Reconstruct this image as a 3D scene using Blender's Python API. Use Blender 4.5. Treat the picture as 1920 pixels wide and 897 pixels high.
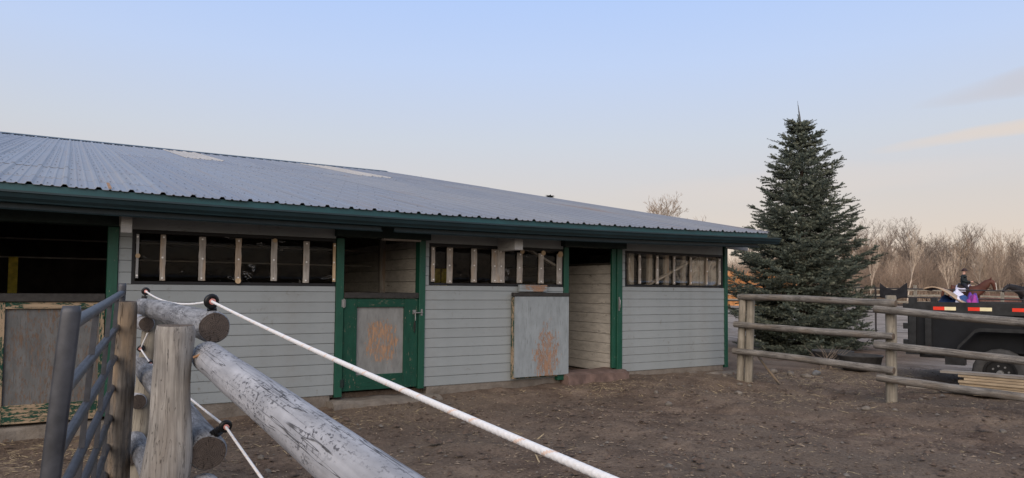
import bpy, bmesh, math, random
import numpy as np
from mathutils import Vector, Matrix, noise as mnoise
R = math.radians
scene = bpy.context.scene
for o in list(bpy.data.objects):
    bpy.data.objects.remove(o)

# ------------------------------------------------------------------ camera
CAMZ = 1.45
YAW, PITCH, ROLL = R(58.1), R(2.5), R(0.57)
fwd = Vector((math.cos(YAW) * math.cos(PITCH), math.sin(YAW) * math.cos(PITCH), math.sin(PITCH)))
rgt = Vector((math.sin(YAW), -math.cos(YAW), 0))
upv = rgt.cross(fwd)
r2 = rgt * math.cos(ROLL) + upv * math.sin(ROLL)
u2 = -rgt * math.sin(ROLL) + upv * math.cos(ROLL)
cd = bpy.data.cameras.new("camera")
cam = bpy.data.objects.new("camera", cd)
scene.collection.objects.link(cam)
mw = Matrix((r2, u2, -fwd)).transposed().to_4x4()
mw.translation = Vector((0, 0, CAMZ))
cam.matrix_world = mw
cd.sensor_width = 36
cd.lens = 1340 / 1920 * 36
cd.shift_y = 35 / 1920
cd.clip_start = 0.05
cd.clip_end = 2000
scene.camera = cam

# ------------------------------------------------------------------ world, sun, exposure
SUN_EL, SUN_AZ = 32.0, 226.0          # low sun behind the camera (degrees, azimuth from +X counter-clockwise)
world = bpy.data.worlds.new("World")
scene.world = world
world.use_nodes = True
nt = world.node_tree
nt.nodes.clear()


def WN(t, **k):
    n = nt.nodes.new(t)
    for a, b in k.items():
        setattr(n, a, b)
    return n


def ramp(n, stops):
    e = n.color_ramp.elements
    while len(e) > 1:
        e.remove(e[-1])
    e[0].position = stops[0][0]
    e[0].color = (*stops[0][1], 1) if len(stops[0][1]) == 3 else stops[0][1]
    for p, c in stops[1:]:
        x = e.new(p)
        x.color = (*c, 1) if len(c) == 3 else c


wo = WN('ShaderNodeOutputWorld')
bg = WN('ShaderNodeBackground')
sky = WN('ShaderNodeTexSky')
sky.sky_type = 'NISHITA'
sky.sun_disc = False
sky.sun_elevation = R(SUN_EL)
sky.sun_rotation = R(90 - SUN_AZ)
sky.air_density = 1.0
sky.dust_density = 0.6
sky.ozone_density = 2.0
wtc = WN('ShaderNodeTexCoord')
wsep = WN('ShaderNodeSeparateXYZ')
nt.links.new(wtc.outputs['Generated'], wsep.inputs[0])
# evening sky: peach at the horizon, grey blue above, the same all the way round
grad = WN('ShaderNodeValToRGB')
ramp(grad, [(0.0, (7.9, 5.9, 4.7)), (0.05, (7.9, 6.1, 4.9)), (0.12, (7.5, 6.5, 5.8)), (0.20, (7.0, 7.2, 7.7)),
            (0.30, (6.2, 7.4, 10.0)), (0.40, (5.2, 7.0, 11.0)), (0.55, (4.9, 6.3, 9.2)), (1.0, (4.6, 5.5, 7.2))])
nt.links.new(wsep.outputs['Z'], grad.inputs[0])
mixs = WN('ShaderNodeMix', data_type='RGBA')
mixs.inputs[0].default_value = 0.80
nt.links.new(sky.outputs[0], mixs.inputs[6])
nt.links.new(grad.outputs[0], mixs.inputs[7])
# two thin drawn-out cloud streaks low in the east, ragged by noise
wn = WN('ShaderNodeTexNoise')
wn.inputs['Scale'].default_value = 5.0
wn.inputs['Detail'].default_value = 5
wmap = WN('ShaderNodeMapping')
wmap.inputs['Scale'].default_value = (1, 1, 4)
nt.links.new(wtc.outputs['Generated'], wmap.inputs[0])
nt.links.new(wmap.outputs[0], wn.inputs[0])


def wmath(op, a_, b_):
    n_ = WN('ShaderNodeMath', operation=op)
    for v_, i_ in ((a_, 0), (b_, 1)):
        if isinstance(v_, (int, float)):
            n_.inputs[i_].default_value = v_
        else:
            nt.links.new(v_, n_.inputs[i_])
    return n_.outputs[0]


last = mixs.outputs[2]
for az_, el_, hw, hh, tilt, colr, amt in ((20.0, 11.0, 0.20, 0.010, 0.10, (7.8, 6.7, 5.8), 0.75), (19.0, 14.0, 0.17, 0.020, 0.10, (5.9, 5.8, 6.2), 0.7), (36.0, 8.0, 0.25, 0.02, 0.03, (7.8, 6.8, 6.1), 0.25)):
    ca, sa = math.cos(R(az_)), math.sin(R(az_))
    dt = WN('ShaderNodeVectorMath', operation='DOT_PRODUCT')
    dt.inputs[1].default_value = (sa, -ca, 0)          # to the right along the horizon
    nt.links.new(wtc.outputs['Generated'], dt.inputs[0])
    fw_ = WN('ShaderNodeVectorMath', operation='DOT_PRODUCT')
    fw_.inputs[1].default_value = (ca, sa, 0)
    nt.links.new(wtc.outputs['Generated'], fw_.inputs[0])
    al = dt.outputs['Value']
    up_ = wmath('SUBTRACT', wsep.outputs['Z'], wmath('ADD', math.sin(R(el_)), wmath('MULTIPLY', al, tilt)))
    up_ = wmath('ADD', up_, wmath('MULTIPLY', wmath('SUBTRACT', wn.outputs[0], 0.5), hh * 2.2))
    dd_ = wmath('ADD', wmath('POWER', wmath('DIVIDE', wmath('ABSOLUTE', al, 0), hw), 2.0), wmath('POWER', wmath('DIVIDE', wmath('ABSOLUTE', up_, 0), hh), 2.0))
    mk = WN('ShaderNodeValToRGB')
    ramp(mk, [(0.0, (amt,) * 3), (0.35, (amt * 0.75,) * 3), (1.0, (0, 0, 0))])
    nt.links.new(dd_, mk.inputs[0])
    fwd_ok = wmath('MULTIPLY', mk.outputs[0], wmath('GREATER_THAN', fw_.outputs['Value'], 0.0))
    mixc = WN('ShaderNodeMix', data_type='RGBA')
    nt.links.new(fwd_ok, mixc.inputs[0])
    nt.links.new(last, mixc.inputs[6])
    mixc.inputs[7].default_value = (*colr, 1)
    last = mixc.outputs[2]
nt.links.new(mixc.outputs[2], bg.inputs[0])
bg.inputs[1].default_value = 0.10
nt.links.new(bg.outputs[0], wo.inputs[0])

sl = bpy.data.lights.new("sun", 'SUN')
sl.energy = 2.9
sl.angle = R(60)
sl.color = (1.0, 0.84, 0.68)
so = bpy.data.objects.new("sun", sl)
scene.collection.objects.link(so)
sd = Vector((math.cos(R(SUN_AZ)) * math.cos(R(SUN_EL)), math.sin(R(SUN_AZ)) * math.cos(R(SUN_EL)), math.sin(R(SUN_EL))))
so.rotation_euler = sd.to_track_quat('Z', 'Y').to_euler()

vs = scene.view_settings
vs.view_transform = 'Standard'
vs.look = 'None'
vs.exposure = 0.0
vs.gamma = 1.0
vs.use_curve_mapping = False

# ------------------------------------------------------------------ materials
MATS = {}


class NT:
    def __init__(s, name):
        s.m = bpy.data.materials.new(name)
        s.m.use_nodes = True
        s.t = s.m.node_tree
        s.b = s.t.nodes['Principled BSDF']
        s.out = s.t.nodes['Material Output']
        MATS[name] = s.m

    def n(s, t, **k):
        x = s.t.nodes.new(t)
        for a, b in k.items():
            setattr(x, a, b)
        return x

    def l(s, a, b):
        s.t.links.new(a, b)

    def coords(s, kind='lc', scale=(1, 1, 1), loc=(0, 0, 0), rot=(0, 0, 0)):
        if kind == 'lc':
            a = s.n('ShaderNodeAttribute', attribute_name='lc').outputs['Vector']
        else:
            a = s.n('ShaderNodeTexCoord').outputs[kind]
        mp = s.n('ShaderNodeMapping')
        mp.inputs['Scale'].default_value = scale
        mp.inputs['Location'].default_value = loc
        mp.inputs['Rotation'].default_value = rot
        s.l(a, mp.inputs[0])
        return mp.outputs[0]

    def noise(s, co, scale, detail=5, rough=0.55, dist=0.0):
        x = s.n('ShaderNodeTexNoise')
        x.inputs['Scale'].default_value = scale
        x.inputs['Detail'].default_value = detail
        x.inputs['Roughness'].default_value = rough
        x.inputs['Distortion'].default_value = dist
        s.l(co, x.inputs[0])
        return x.outputs[0]

    def ramp(s, v, stops):
        x = s.n('ShaderNodeValToRGB')
        ramp(x, stops)
        s.l(v, x.inputs[0])
        return x.outputs[0]

    def mix(s, f, a, b, mode='MIX'):
        x = s.n('ShaderNodeMix', data_type='RGBA', blend_type=mode)
        for v, i in ((f, 0), (a, 6), (b, 7)):
            if isinstance(v, (int, float)):
                x.inputs[i].default_value = v
            elif isinstance(v, tuple):
                x.inputs[i].default_value = (*v, 1)
            else:
                s.l(v, x.inputs[i])
        return x.outputs[2]

    def math(s, op, a, b=None):
        x = s.n('ShaderNodeMath', operation=op)
        for v, i in ((a, 0), (b, 1)):
            if v is None:
                continue
            if isinstance(v, (int, float)):
                x.inputs[i].default_value = v
            else:
                s.l(v, x.inputs[i])
        return x.outputs[0]

    def bump(s, h, strength=0.4, dist=0.01):
        x = s.n('ShaderNodeBump')
        x.inputs['Strength'].default_value = strength
        x.inputs['Distance'].default_value = dist
        s.l(h, x.inputs['Height'])
        s.l(x.outputs[0], s.b.inputs['Normal'])

    def done(s, col=None, rough=0.7, metal=0.0, spec=0.3):
        if col is not None:
            if isinstance(col, tuple):
                s.b.inputs['Base Color'].default_value = (*col, 1)
            else:
                s.l(col, s.b.inputs['Base Color'])
        if isinstance(rough, (int, float)):
            s.b.inputs['Roughness'].default_value = rough
        else:
            s.l(rough, s.b.inputs['Roughness'])
        s.b.inputs['Metallic'].default_value = metal
        s.b.inputs['Specular IOR Level'].default_value = spec
        return s.m


BK = (0, 0, 0)
WH = (1, 1, 1)


def m_plain(name, col, rough=0.7, metal=0.0, spec=0.3, var=0.15, sc=9.0, kind='Object', bump=0.0):
    k = NT(name)
    n = k.noise(k.coords(kind), sc, 5)
    lo = tuple(c * (1 - var) for c in col)
    hi = tuple(min(1, c * (1 + var)) for c in col)
    c = k.ramp(n, [(0.3, lo), (0.7, hi)])
    if bump:
        k.bump(n, bump, 0.01)
    return k.done(c, rough, metal, spec)


def m_wood(name, light, dark, crack=0.56, cracks=(0.012, 0.011, 0.010), sx=26, sz=1.6, speck=0.0, bump=0.5, hue=None, cs=0.68):
    k = NT(name)
    co = k.coords('lc')
    big = k.noise(co, 5.0, 4)
    g = k.noise(k.coords('lc', (sx, sx, sz)), 1.6, 6, 0.6)
    c = k.ramp(g, [(0.28, dark), (0.62, light)])
    c = k.mix(k.ramp(big, [(0.35, BK), (0.7, (0.55,) * 3)]), c, tuple(x * 0.62 for x in dark))
    if hue:
        hn = k.noise(k.coords('lc', (6, 6, 1.5), (3, 1, 7)), 1.5, 4)
        c = k.mix(k.ramp(hn, [(0.5, BK), (0.66, (0.7,) * 3)]), c, hue)
    cr = k.noise(k.coords('lc', (sx * 1.3, sx * 1.3, sz * 0.55), (5, 2, 1)), 1.0, 3, 0.5, 0.3)
    # thin cracks: a narrow band of a stretched noise
    cm = k.ramp(cr, [(crack - 0.009, BK), (crack, (cs,) * 3), (crack + 0.009, BK)])
    c = k.mix(cm, c, cracks)
    h = k.math('SUBTRACT', k.math('MULTIPLY', g, 0.6), cm)
    if speck:
        sp = k.noise(k.coords('lc', (62, 62, 30)), 1.6, 4, 0.65)
        reg = k.noise(k.coords('lc', (5, 5, 1.6), (9, 4, 2)), 1.4, 3)
        sm = k.math('MULTIPLY', k.ramp(sp, [(0.55, BK), (0.60, WH)]), k.ramp(reg, [(0.42, BK), (0.58, (speck,) * 3)]))
        c = k.mix(k.math('MULTIPLY', sm, 0.85), c, (0.055, 0.055, 0.062))
        h = k.math('SUBTRACT', h, k.math('MULTIPLY', sm, 0.4))
    k.bump(h, bump, 0.006)
    return k.done(c, 0.86, 0, 0.2)


def m_endgrain(name, a, b):
    k = NT(name)
    co = k.coords('lc', (1, 1, 0))
    sep = k.n('ShaderNodeSeparateXYZ')
    k.l(co, sep.inputs[0])
    ln = k.n('ShaderNodeVectorMath', operation='LENGTH')
    k.l(co, ln.inputs[0])
    rings = k.math('SINE', k.math('MULTIPLY', k.math('ADD', ln.outputs['Value'], k.math('MULTIPLY', k.noise(co, 14, 3), 0.018)), 800))
    ang = k.math('ARCTAN2', sep.outputs[1], sep.outputs[0])
    cv = k.n('ShaderNodeCombineXYZ')
    k.l(k.math('MULTIPLY', ang, 1.9), cv.inputs[0])
    k.l(k.math('MULTIPLY', ln.outputs['Value'], 3.0), cv.inputs[1])
    rad = k.noise(cv.outputs[0], 2.4, 2, 0.5)
    cm = k.ramp(rad, [(0.50, BK), (0.515, WH), (0.53, BK)])
    c = k.mix(k.noise(co, 40, 5), a, b)
    c = k.mix(k.ramp(rings, [(0.2, BK), (0.9, (0.35,) * 3)]), c, tuple(x * 0.55 for x in a))
    c = k.mix(cm, c, (0.006, 0.005, 0.005))
    k.bump(k.math('SUBTRACT', k.math('MULTIPLY', rings, 0.15), cm), 0.5, 0.005)
    return k.done(c, 0.9, 0, 0.15)


def m_peel(name, paint, bare, lo=0.55, soft=0.03, center=None, rad=None, edge=0.0, grain=(22, 22, 2.2), dirt=0.25):
    """weathered paint with bare wood showing; lc runs along the grain on z"""
    k = NT(name)
    g = k.noise(k.coords('lc', grain), 1.5, 6, 0.65)
    fine = k.noise(k.coords('lc', (48, 48, 13)), 1.3, 5, 0.75)
    big = k.noise(k.coords('lc', (3.2, 3.2, 2.0)), 1.4, 4, 0.55, 0.4)
    v = k.math('ADD', k.math('MULTIPLY', g, 0.28), k.math('MULTIPLY', fine, 0.50))
    v = k.math('ADD', v, k.math('MULTIPLY', big, 0.22))
    if center:
        o = k.coords('Object', tuple(1 / r for r in rad), tuple(-c / r for c, r in zip(center, rad)))
        ln = k.n('ShaderNodeVectorMath', operation='LENGTH')
        nz = k.n('ShaderNodeVectorMath', operation='ADD')
        wob = k.noise(k.coords('Object'), 7.0, 3)
        k.l(o, nz.inputs[0])
        k.l(nz.outputs[0], ln.inputs[0])
        fall = k.math('ADD', ln.outputs['Value'], k.math('MULTIPLY', wob, 0.7))
        fr = k.ramp(k.math('MULTIPLY', fall, 0.5), [(0.42, (1, 1, 1)), (0.78, (0, 0, 0))])
        v = k.math('ADD', v, k.math('MULTIPLY', k.math('SUBTRACT', fr, 1.0), 0.22))
    msk = k.ramp(v, [(lo, BK), (lo + soft, WH)])
    wood = k.ramp(g, [(0.3, tuple(c * 0.5 for c in bare)), (0.65, bare)])
    pd = k.mix(k.ramp(k.noise(k.coords('lc', (8, 8, 3)), 1.5, 5, 0.6), [(0.35, BK), (0.75, (dirt * 2,) * 3)]), paint, tuple(c * 0.5 for c in paint))
    st = k.ramp(k.noise(k.coords('lc', (60, 60, 4)), 1.2, 3, 0.6), [(0.60, BK), (0.68, (0.55,) * 3)])
    pd = k.mix(st, pd, tuple(c * 0.3 for c in paint))
    c = k.mix(msk, pd, wood)
    k.bump(k.math('SUBTRACT', k.math('MULTIPLY', g, 0.4), msk), 0.45, 0.003)
    return k.done(c, 0.75, 0, 0.25)


# painted siding
k = NT('siding')
c = k.ramp(k.noise(k.coords('lc', (2, 2, 2)), 1.2, 4), [(0.3, (0.232, 0.258, 0.265)), (0.7, (0.272, 0.298, 0.306))])
g = k.noise(k.coords('lc', (40, 40, 1.5)), 1.4, 5)
c = k.mix(k.ramp(g, [(0.4, BK), (0.8, (0.3,) * 3)]), c, (0.22, 0.245, 0.25))
dn = k.noise(k.coords('Object', (1, 1, 1)), 2.2, 5, 0.65)
c = k.mix(k.ramp(dn, [(0.5, BK), (0.8, (0.30,) * 3)]), c, (0.17, 0.155, 0.135))
oi = k.n('ShaderNodeObjectInfo')
c = k.mix(k.ramp(oi.outputs['Random'], [(0.0, (0.0,) * 3), (1.0, (0.30,) * 3)]), c, (0.205, 0.222, 0.228))
gw = k.n('ShaderNodeNewGeometry').outputs['Position']
spl = k.noise(gw, 16, 5, 0.7)
spr = k.noise(gw, 1.6, 3)
c = k.mix(k.math('MULTIPLY', k.ramp(spl, [(0.58, BK), (0.68, (0.6,) * 3)]), k.ramp(spr, [(0.45, BK), (0.65, WH)])), c, (0.125, 0.105, 0.085))
k.bump(g, 0.2, 0.003)
k.done(c, 0.62, 0, 0.3)
m_peel('siding_old', (0.36, 0.36, 0.35), (0.10, 0.075, 0.055), 0.60, 0.06)
# green trim
k = NT('green')
n1 = k.noise(k.coords('lc', (14, 14, 3)), 1.4, 5)
c = k.ramp(n1, [(0.3, (0.006, 0.052, 0.032)), (0.7, (0.009, 0.072, 0.044))])
sp = k.noise(k.coords('lc', (50, 50, 26)), 1.2, 3, 0.5)
c = k.mix(k.ramp(sp, [(0.69, BK), (0.72, (0.8,) * 3)]), c, (0.25, 0.22, 0.17))
k.bump(n1, 0.3, 0.003)
k.done(c, 0.5, 0, 0.4)
m_peel('green_worn', (0.008, 0.056, 0.036), (0.24, 0.20, 0.15), 0.575, 0.02, dirt=0.3)
m_peel('green_flaking', (0.008, 0.050, 0.033), (0.34, 0.255, 0.17), 0.485, 0.02, dirt=0.3)
m_plain('green_dark', (0.012, 0.024, 0.022), 0.6, var=0.3)
m_plain('teal_metal', (0.014, 0.070, 0.080), 0.42, 0.0, 0.5, var=0.12, sc=3)
m_plain('trim_dark', (0.010, 0.020, 0.024), 0.4, var=0.2)
m_plain('gutter_paint', (0.008, 0.024, 0.030), 0.40, 0.0, 0.5, var=0.2, sc=3)
m_plain('black_frame', (0.012, 0.012, 0.013), 0.55, var=0.2)
m_plain('ledge_dark', (0.028, 0.026, 0.024), 0.6, var=0.4, sc=20, bump=0.2)
m_plain('steel', (0.26, 0.26, 0.255), 0.42, 0.6, 0.5, var=0.15, sc=30)
m_plain('washer', (0.72, 0.70, 0.66), 0.45, 0.3, 0.5, var=0.1, sc=30)
m_plain('yellow_wood', (0.66, 0.50, 0.07), 0.7, var=0.35, sc=14)
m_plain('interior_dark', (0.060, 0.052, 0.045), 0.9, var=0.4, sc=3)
# door panels
m_peel('panel_grey', (0.215, 0.220, 0.215), (0.345, 0.215, 0.135), 0.466, 0.03, center=(0, 0, 0.48), rad=(0.36, 1.0, 0.46), grain=(26, 26, 5), dirt=0.3)
m_peel('panel_leaning', (0.26, 0.290, 0.305), (0.315, 0.195, 0.13), 0.462, 0.03, center=(0.10, 0, 0.28), rad=(0.36, 1.0, 0.68), grain=(26, 26, 4), dirt=0.25)
m_peel('panel_old', (0.135, 0.137, 0.137), (0.15, 0.105, 0.078), 0.50, 0.06, grain=(24, 24, 5), dirt=0.4)
m_peel('whitewash', (0.56, 0.53, 0.475), (0.095, 0.075, 0.055), 0.57, 0.06, grain=(16, 16, 1.6), dirt=0.3)
# woods
m_wood('wood_bar', (0.44, 0.41, 0.37), (0.24, 0.215, 0.19), 0.6, sx=40, sz=3, bump=0.3, hue=(0.34, 0.25, 0.17))
m_wood('wood_pale', (0.66, 0.58, 0.47), (0.42, 0.34, 0.26), 0.6, sx=40, sz=3, bump=0.3, hue=(0.45, 0.28, 0.17))
m_wood('wood_fresh', (0.55, 0.42, 0.27), (0.36, 0.25, 0.15), 0.7, sx=40, sz=3, bump=0.3)
m_wood('log_grey', (0.47, 0.475, 0.50), (0.29, 0.295, 0.315), 0.565, speck=1.0, cs=0.95, sx=22, sz=1.5)
m_wood('log_bark', (0.37, 0.38, 0.40), (0.13, 0.13, 0.138), 0.56, speck=0.95, sx=26, sz=3.0, bump=0.7)
m_wood('post_wood', (0.43, 0.405, 0.37), (0.19, 0.175, 0.16), 0.56, sx=44, sz=2.0, bump=0.8, hue=(0.25, 0.22, 0.19))
m_wood('post_dark', (0.19, 0.17, 0.15), (0.045, 0.040, 0.036), 0.56, sx=28, sz=2.2, bump=0.9, hue=(0.34, 0.25, 0.165), speck=0.6)
m_wood('post_tan', (0.34, 0.31, 0.255), (0.17, 0.15, 0.12), 0.57, sx=24, sz=1.5, bump=0.5)
m_wood('rail_wood', (0.30, 0.28, 0.255), (0.085, 0.078, 0.070), 0.55, sx=40, sz=2.2, speck=0.45, cs=0.95, bump=0.9, hue=(0.19, 0.155, 0.12))
m_wood('lumber', (0.52, 0.42, 0.29), (0.36, 0.27, 0.18), 0.75, sx=30, sz=1.0, bump=0.1)
m_wood('lumber_grey', (0.34, 0.31, 0.27), (0.22, 0.19, 0.165), 0.7, sx=30, sz=1.0, bump=0.2)
m_endgrain('end_dark', (0.040, 0.034, 0.031), (0.125, 0.100, 0.086))
m_endgrain('end_brown', (0.10, 0.075, 0.058), (0.18, 0.145, 0.115))
# concrete
k = NT('concrete')
n1 = k.noise(k.coords('Object'), 4.0, 7, 0.65)
c = k.ramp(n1, [(0.3, (0.115, 0.098, 0.082)), (0.7, (0.22, 0.195, 0.168))])
k.bump(k.noise(k.coords('Object'), 28, 6), 0.6, 0.02)
k.done(c, 0.92, 0, 0.2)
m_plain('concrete_red', (0.135, 0.092, 0.078), 0.9, var=0.35, sc=7, bump=0.5)
# roof metal
def roofmat(name, a, b, rust):
    k = NT(name)
    co = k.coords('lc', (1.1, 0.25, 1))
    n1 = k.noise(co, 2.0, 5, 0.6)
    c = k.ramp(n1, [(0.3, a), (0.7, b)])
    st = k.noise(k.coords('lc', (7, 0.12, 1), (4, 2, 0)), 1.5, 4, 0.6)
    c = k.mix(k.ramp(st, [(0.58, BK), (0.70, (rust,) * 3)]), c, (0.26, 0.19, 0.15))
    sp = k.noise(k.coords('lc', (20, 12, 1)), 2, 3)
    c = k.mix(k.ramp(sp, [(0.64, BK), (0.70, (0.3,) * 3)]), c, (0.10, 0.10, 0.10))
    rg = k.ramp(n1, [(0.3, (0.34,) * 3), (0.7, (0.50,) * 3)])
    k.bump(k.noise(k.coords('lc', (1.5, 1.5, 1)), 2.5, 3), 0.08, 0.02)
    return k.done(c, rg, 0.35, 0.4)


roofmat('roof_metal', (0.225, 0.235, 0.26), (0.275, 0.285, 0.31), 0.45)
roofmat('roof_metal_b', (0.20, 0.21, 0.24), (0.25, 0.26, 0.29), 0.6)
roofmat('roof_metal_c', (0.245, 0.25, 0.265), (0.30, 0.305, 0.32), 0.75)
m_plain('skylight', (0.40, 0.39, 0.375), 0.6, var=0.1, sc=2)
m_plain('rust', (0.30, 0.17, 0.09), 0.8, var=0.3, sc=20)
# thin clear vinyl pane
k = NT('vinyl')
n1 = k.noise(k.coords('Object', (1.6, 1, 1.2)), 3.2, 4, 0.5, 1.2)
bp = k.n('ShaderNodeBump')
bp.inputs['Strength'].default_value = 0.12
bp.inputs['Distance'].default_value = 0.05
k.l(n1, bp.inputs['Height'])
tr = k.n('ShaderNodeBsdfTransparent')
tr.inputs[0].default_value = (0.88, 0.89, 0.89, 1)
gl = k.n('ShaderNodeBsdfGlossy')
gl.inputs['Roughness'].default_value = 0.06
k.l(bp.outputs[0], gl.inputs['Normal'])
fr = k.n('ShaderNodeFresnel')
fr.inputs[0].default_value = 1.38
k.l(bp.outputs[0], fr.inputs['Normal'])
mx = k.n('ShaderNodeMixShader')
k.l(k.math('MULTIPLY', fr.outputs[0], 0.28), mx.inputs[0])
k.l(tr.outputs[0], mx.inputs[1])
k.l(gl.outputs[0], mx.inputs[2])
# scuffs
sc_ = k.noise(k.coords('Object', (1.5, 1, 3.2), (2, 0, 1)), 2.2, 3, 0.5, 1.6)
sm = k.ramp(sc_, [(0.600, BK), (0.612, (0.55,) * 3), (0.626, BK)])
rg = k.ramp(k.noise(k.coords('Object', (1, 1, 1), (6, 0, 2)), 1.9, 2), [(0.52, BK), (0.60, WH)])
df = k.n('ShaderNodeBsdfDiffuse')
df.inputs[0].default_value = (0.55, 0.55, 0.55, 1)
mx2 = k.n('ShaderNodeMixShader')
k.l(k.math('MULTIPLY', sm, rg), mx2.inputs[0])
k.l(mx.outputs[0], mx2.inputs[1])
k.l(df.outputs[0], mx2.inputs[2])
k.l(mx2.outputs[0], k.out.inputs[0])
# ground
k = NT('dirt')
co = k.coords('Object')
b1 = k.noise(co, 0.35, 5, 0.6)
b2 = k.noise(co, 2.2, 8, 0.68)
b3 = k.noise(co, 26, 6, 0.7)
c = k.ramp(b2, [(0.34, (0.092, 0.064, 0.048)), (0.50, (0.155, 0.112, 0.084)), (0.66, (0.222, 0.166, 0.124))])
wet = k.noise(k.coords('Object', (1, 1, 1), (3, 8, 0)), 0.8, 5, 0.6)
c = k.mix(k.ramp(wet, [(0.50, BK), (0.62, (0.5,) * 3)]), c, (0.080, 0.058, 0.046))
c = k.mix(k.ramp(b1, [(0.42, BK), (0.62, (0.6,) * 3)]), c, (0.158, 0.126, 0.098))
c = k.mix(k.ramp(b3, [(0.35, (0.55,) * 3), (0.5, BK)]), c, (0.036, 0.028, 0.023))
c = k.mix(k.ramp(b3, [(0.60, BK), (0.72, (0.65,) * 3)]), c, (0.23, 0.19, 0.145))
vg = k.n('ShaderNodeAttribute', attribute_name='drive').outputs['Fac']
far = k.ramp(k.noise(k.coords('Object', (1.5, 0.5, 1), (0, 0, 0), (0, 0, 0.5)), 1.6, 9, 0.72), [(0.36, (0.13, 0.105, 0.086)), (0.5, (0.26, 0.225, 0.195)), (0.66, (0.36, 0.32, 0.285))])
c = k.mix(vg, c, far)
k.bump(k.math('ADD', k.math('MULTIPLY', b2, 1.2), k.math('MULTIPLY', b3, 0.55)), 0.9, 0.05)
k.done(c, 0.95, 0, 0.15)
m_plain('rock', (0.15, 0.132, 0.113), 0.9, var=0.35, sc=14, bump=0.4)
m_plain('rock_grey', (0.15, 0.152, 0.155), 0.9, var=0.3, sc=14, bump=0.4)
m_plain('straw', (0.36, 0.28, 0.17), 0.9, var=0.45, sc=40)
m_plain('chip', (0.23, 0.175, 0.125), 0.9, var=0.55, sc=40)
m_plain('clod', (0.10, 0.072, 0.055), 0.95, var=0.4, sc=20)
# vegetation
k = NT('needles')
n1 = k.noise(k.coords('Object'), 3.0, 4)
n2 = k.noise(k.coords('Object'), 22, 3)
c = k.ramp(n1, [(0.3, (0.066, 0.086, 0.066)), (0.7, (0.100, 0.120, 0.094))])
c = k.mix(k.ramp(n2, [(0.45, BK), (0.75, (0.7,) * 3)]), c, (0.140, 0.145, 0.105))
tone = k.n('ShaderNodeAttribute', attribute_name='tone').outputs['Fac']
c = k.mix(k.ramp(tone, [(0.58, BK), (1.0, (0.75,) * 3)]), c, (0.195, 0.20, 0.145))
c = k.mix(k.ramp(tone, [(0.0, (0.6,) * 3), (0.4, BK)]), c, (0.045, 0.058, 0.050))
k.done(c, 0.75, 0, 0.2)
m_plain('spruce_bark', (0.085, 0.062, 0.046), 0.9, var=0.3, sc=12)
m_plain('bark_pale', (0.50, 0.41, 0.32), 0.9, var=0.35, sc=2)
m_plain('bark_tan', (0.33, 0.255, 0.19), 0.9, var=0.35, sc=2)
m_plain('bark_grey', (0.20, 0.16, 0.13), 0.9, var=0.35, sc=2)
m_plain('brush', (0.245, 0.182, 0.136), 0.95, var=0.4, sc=0.3)
m_plain('brush_red', (0.20, 0.105, 0.085), 0.95, var=0.3, sc=0.6)
m_plain('sunlit_orange_twigs', (0.55, 0.27, 0.11), 0.9, var=0.35, sc=1)  # autumn tint plus the low sun on the far twigs, painted into the colour
# metal, rubber, cloth
m_plain('gate_metal', (0.050, 0.053, 0.062), 0.45, 0.3, 0.5, var=0.35, sc=16, bump=0.1)
m_plain('pipe_dark', (0.035, 0.030, 0.030), 0.6, 0.3, 0.4, var=0.3)
m_plain('trailer_black', (0.015, 0.016, 0.017), 0.45, 0.0, 0.4, var=0.6, sc=9)
m_plain('trailer_panel', (0.008, 0.009, 0.011), 0.6, 0.0, 0.22, var=0.35, sc=3)
m_plain('rubber', (0.050, 0.049, 0.048), 0.8, 0.0, 0.3, var=0.3, sc=12)
m_plain('rim', (0.010, 0.010, 0.011), 0.4, 0.2, 0.5)
m_plain('tape_red', (0.75, 0.045, 0.02), 0.4, var=0.08)
m_plain('tape_white', (0.80, 0.72, 0.45), 0.4, var=0.08)
m_plain('lamp_red', (0.62, 0.02, 0.035), 0.25, var=0.05)
m_plain('black_plastic', (0.010, 0.010, 0.011), 0.4, var=0.2)
m_plain('pink_plastic', (0.65, 0.30, 0.27), 0.5, var=0.1)
m_plain('rope_white', (0.74, 0.735, 0.73), 0.8, var=0.08, sc=200)
m_plain('rope_orange', (0.72, 0.57, 0.48), 0.8, var=0.1, sc=200)
m_plain('tarp_blue', (0.030, 0.070, 0.20), 0.6, var=0.35, sc=6)
m_plain('cloth_white', (0.62, 0.62, 0.75), 0.7, var=0.15, sc=6)
m_plain('cloth_magenta', (0.32, 0.045, 0.27), 0.7, var=0.3, sc=6)
m_plain('cloth_violet', (0.13, 0.05, 0.30), 0.7, var=0.3, sc=6)
m_plain('plywood', (0.38, 0.28, 0.195), 0.8, var=0.25, sc=5)
m_plain('cloth_black', (0.014, 0.014, 0.017), 0.9, var=0.4, sc=6)
m_plain('horse_bay', (0.085, 0.028, 0.017), 0.55, var=0.25, sc=3)
m_plain('horse_black', (0.014, 0.012, 0.013), 0.5, var=0.3, sc=3)
m_plain('white_hair', (0.66, 0.60, 0.52), 0.8, var=0.1)
m_plain('jacket', (0.012, 0.018, 0.020), 0.8, var=0.3, sc=8)
m_plain('skin', (0.52, 0.31, 0.24), 0.6, var=0.08)
m_plain('breeches_dark', (0.014, 0.014, 0.024), 0.8, var=0.2)
m_plain('breeches_pale', (0.60, 0.54, 0.43), 0.8, var=0.1)
m_plain('helmet_white', (0.78, 0.77, 0.75), 0.4, var=0.05)
m_plain('helmet_brown', (0.030, 0.012, 0.010), 0.5, var=0.2)
m_plain('leather', (0.020, 0.012, 0.009), 0.5, var=0.2)

# ------------------------------------------------------------------ mesh helpers
COL = scene.collection


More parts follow.
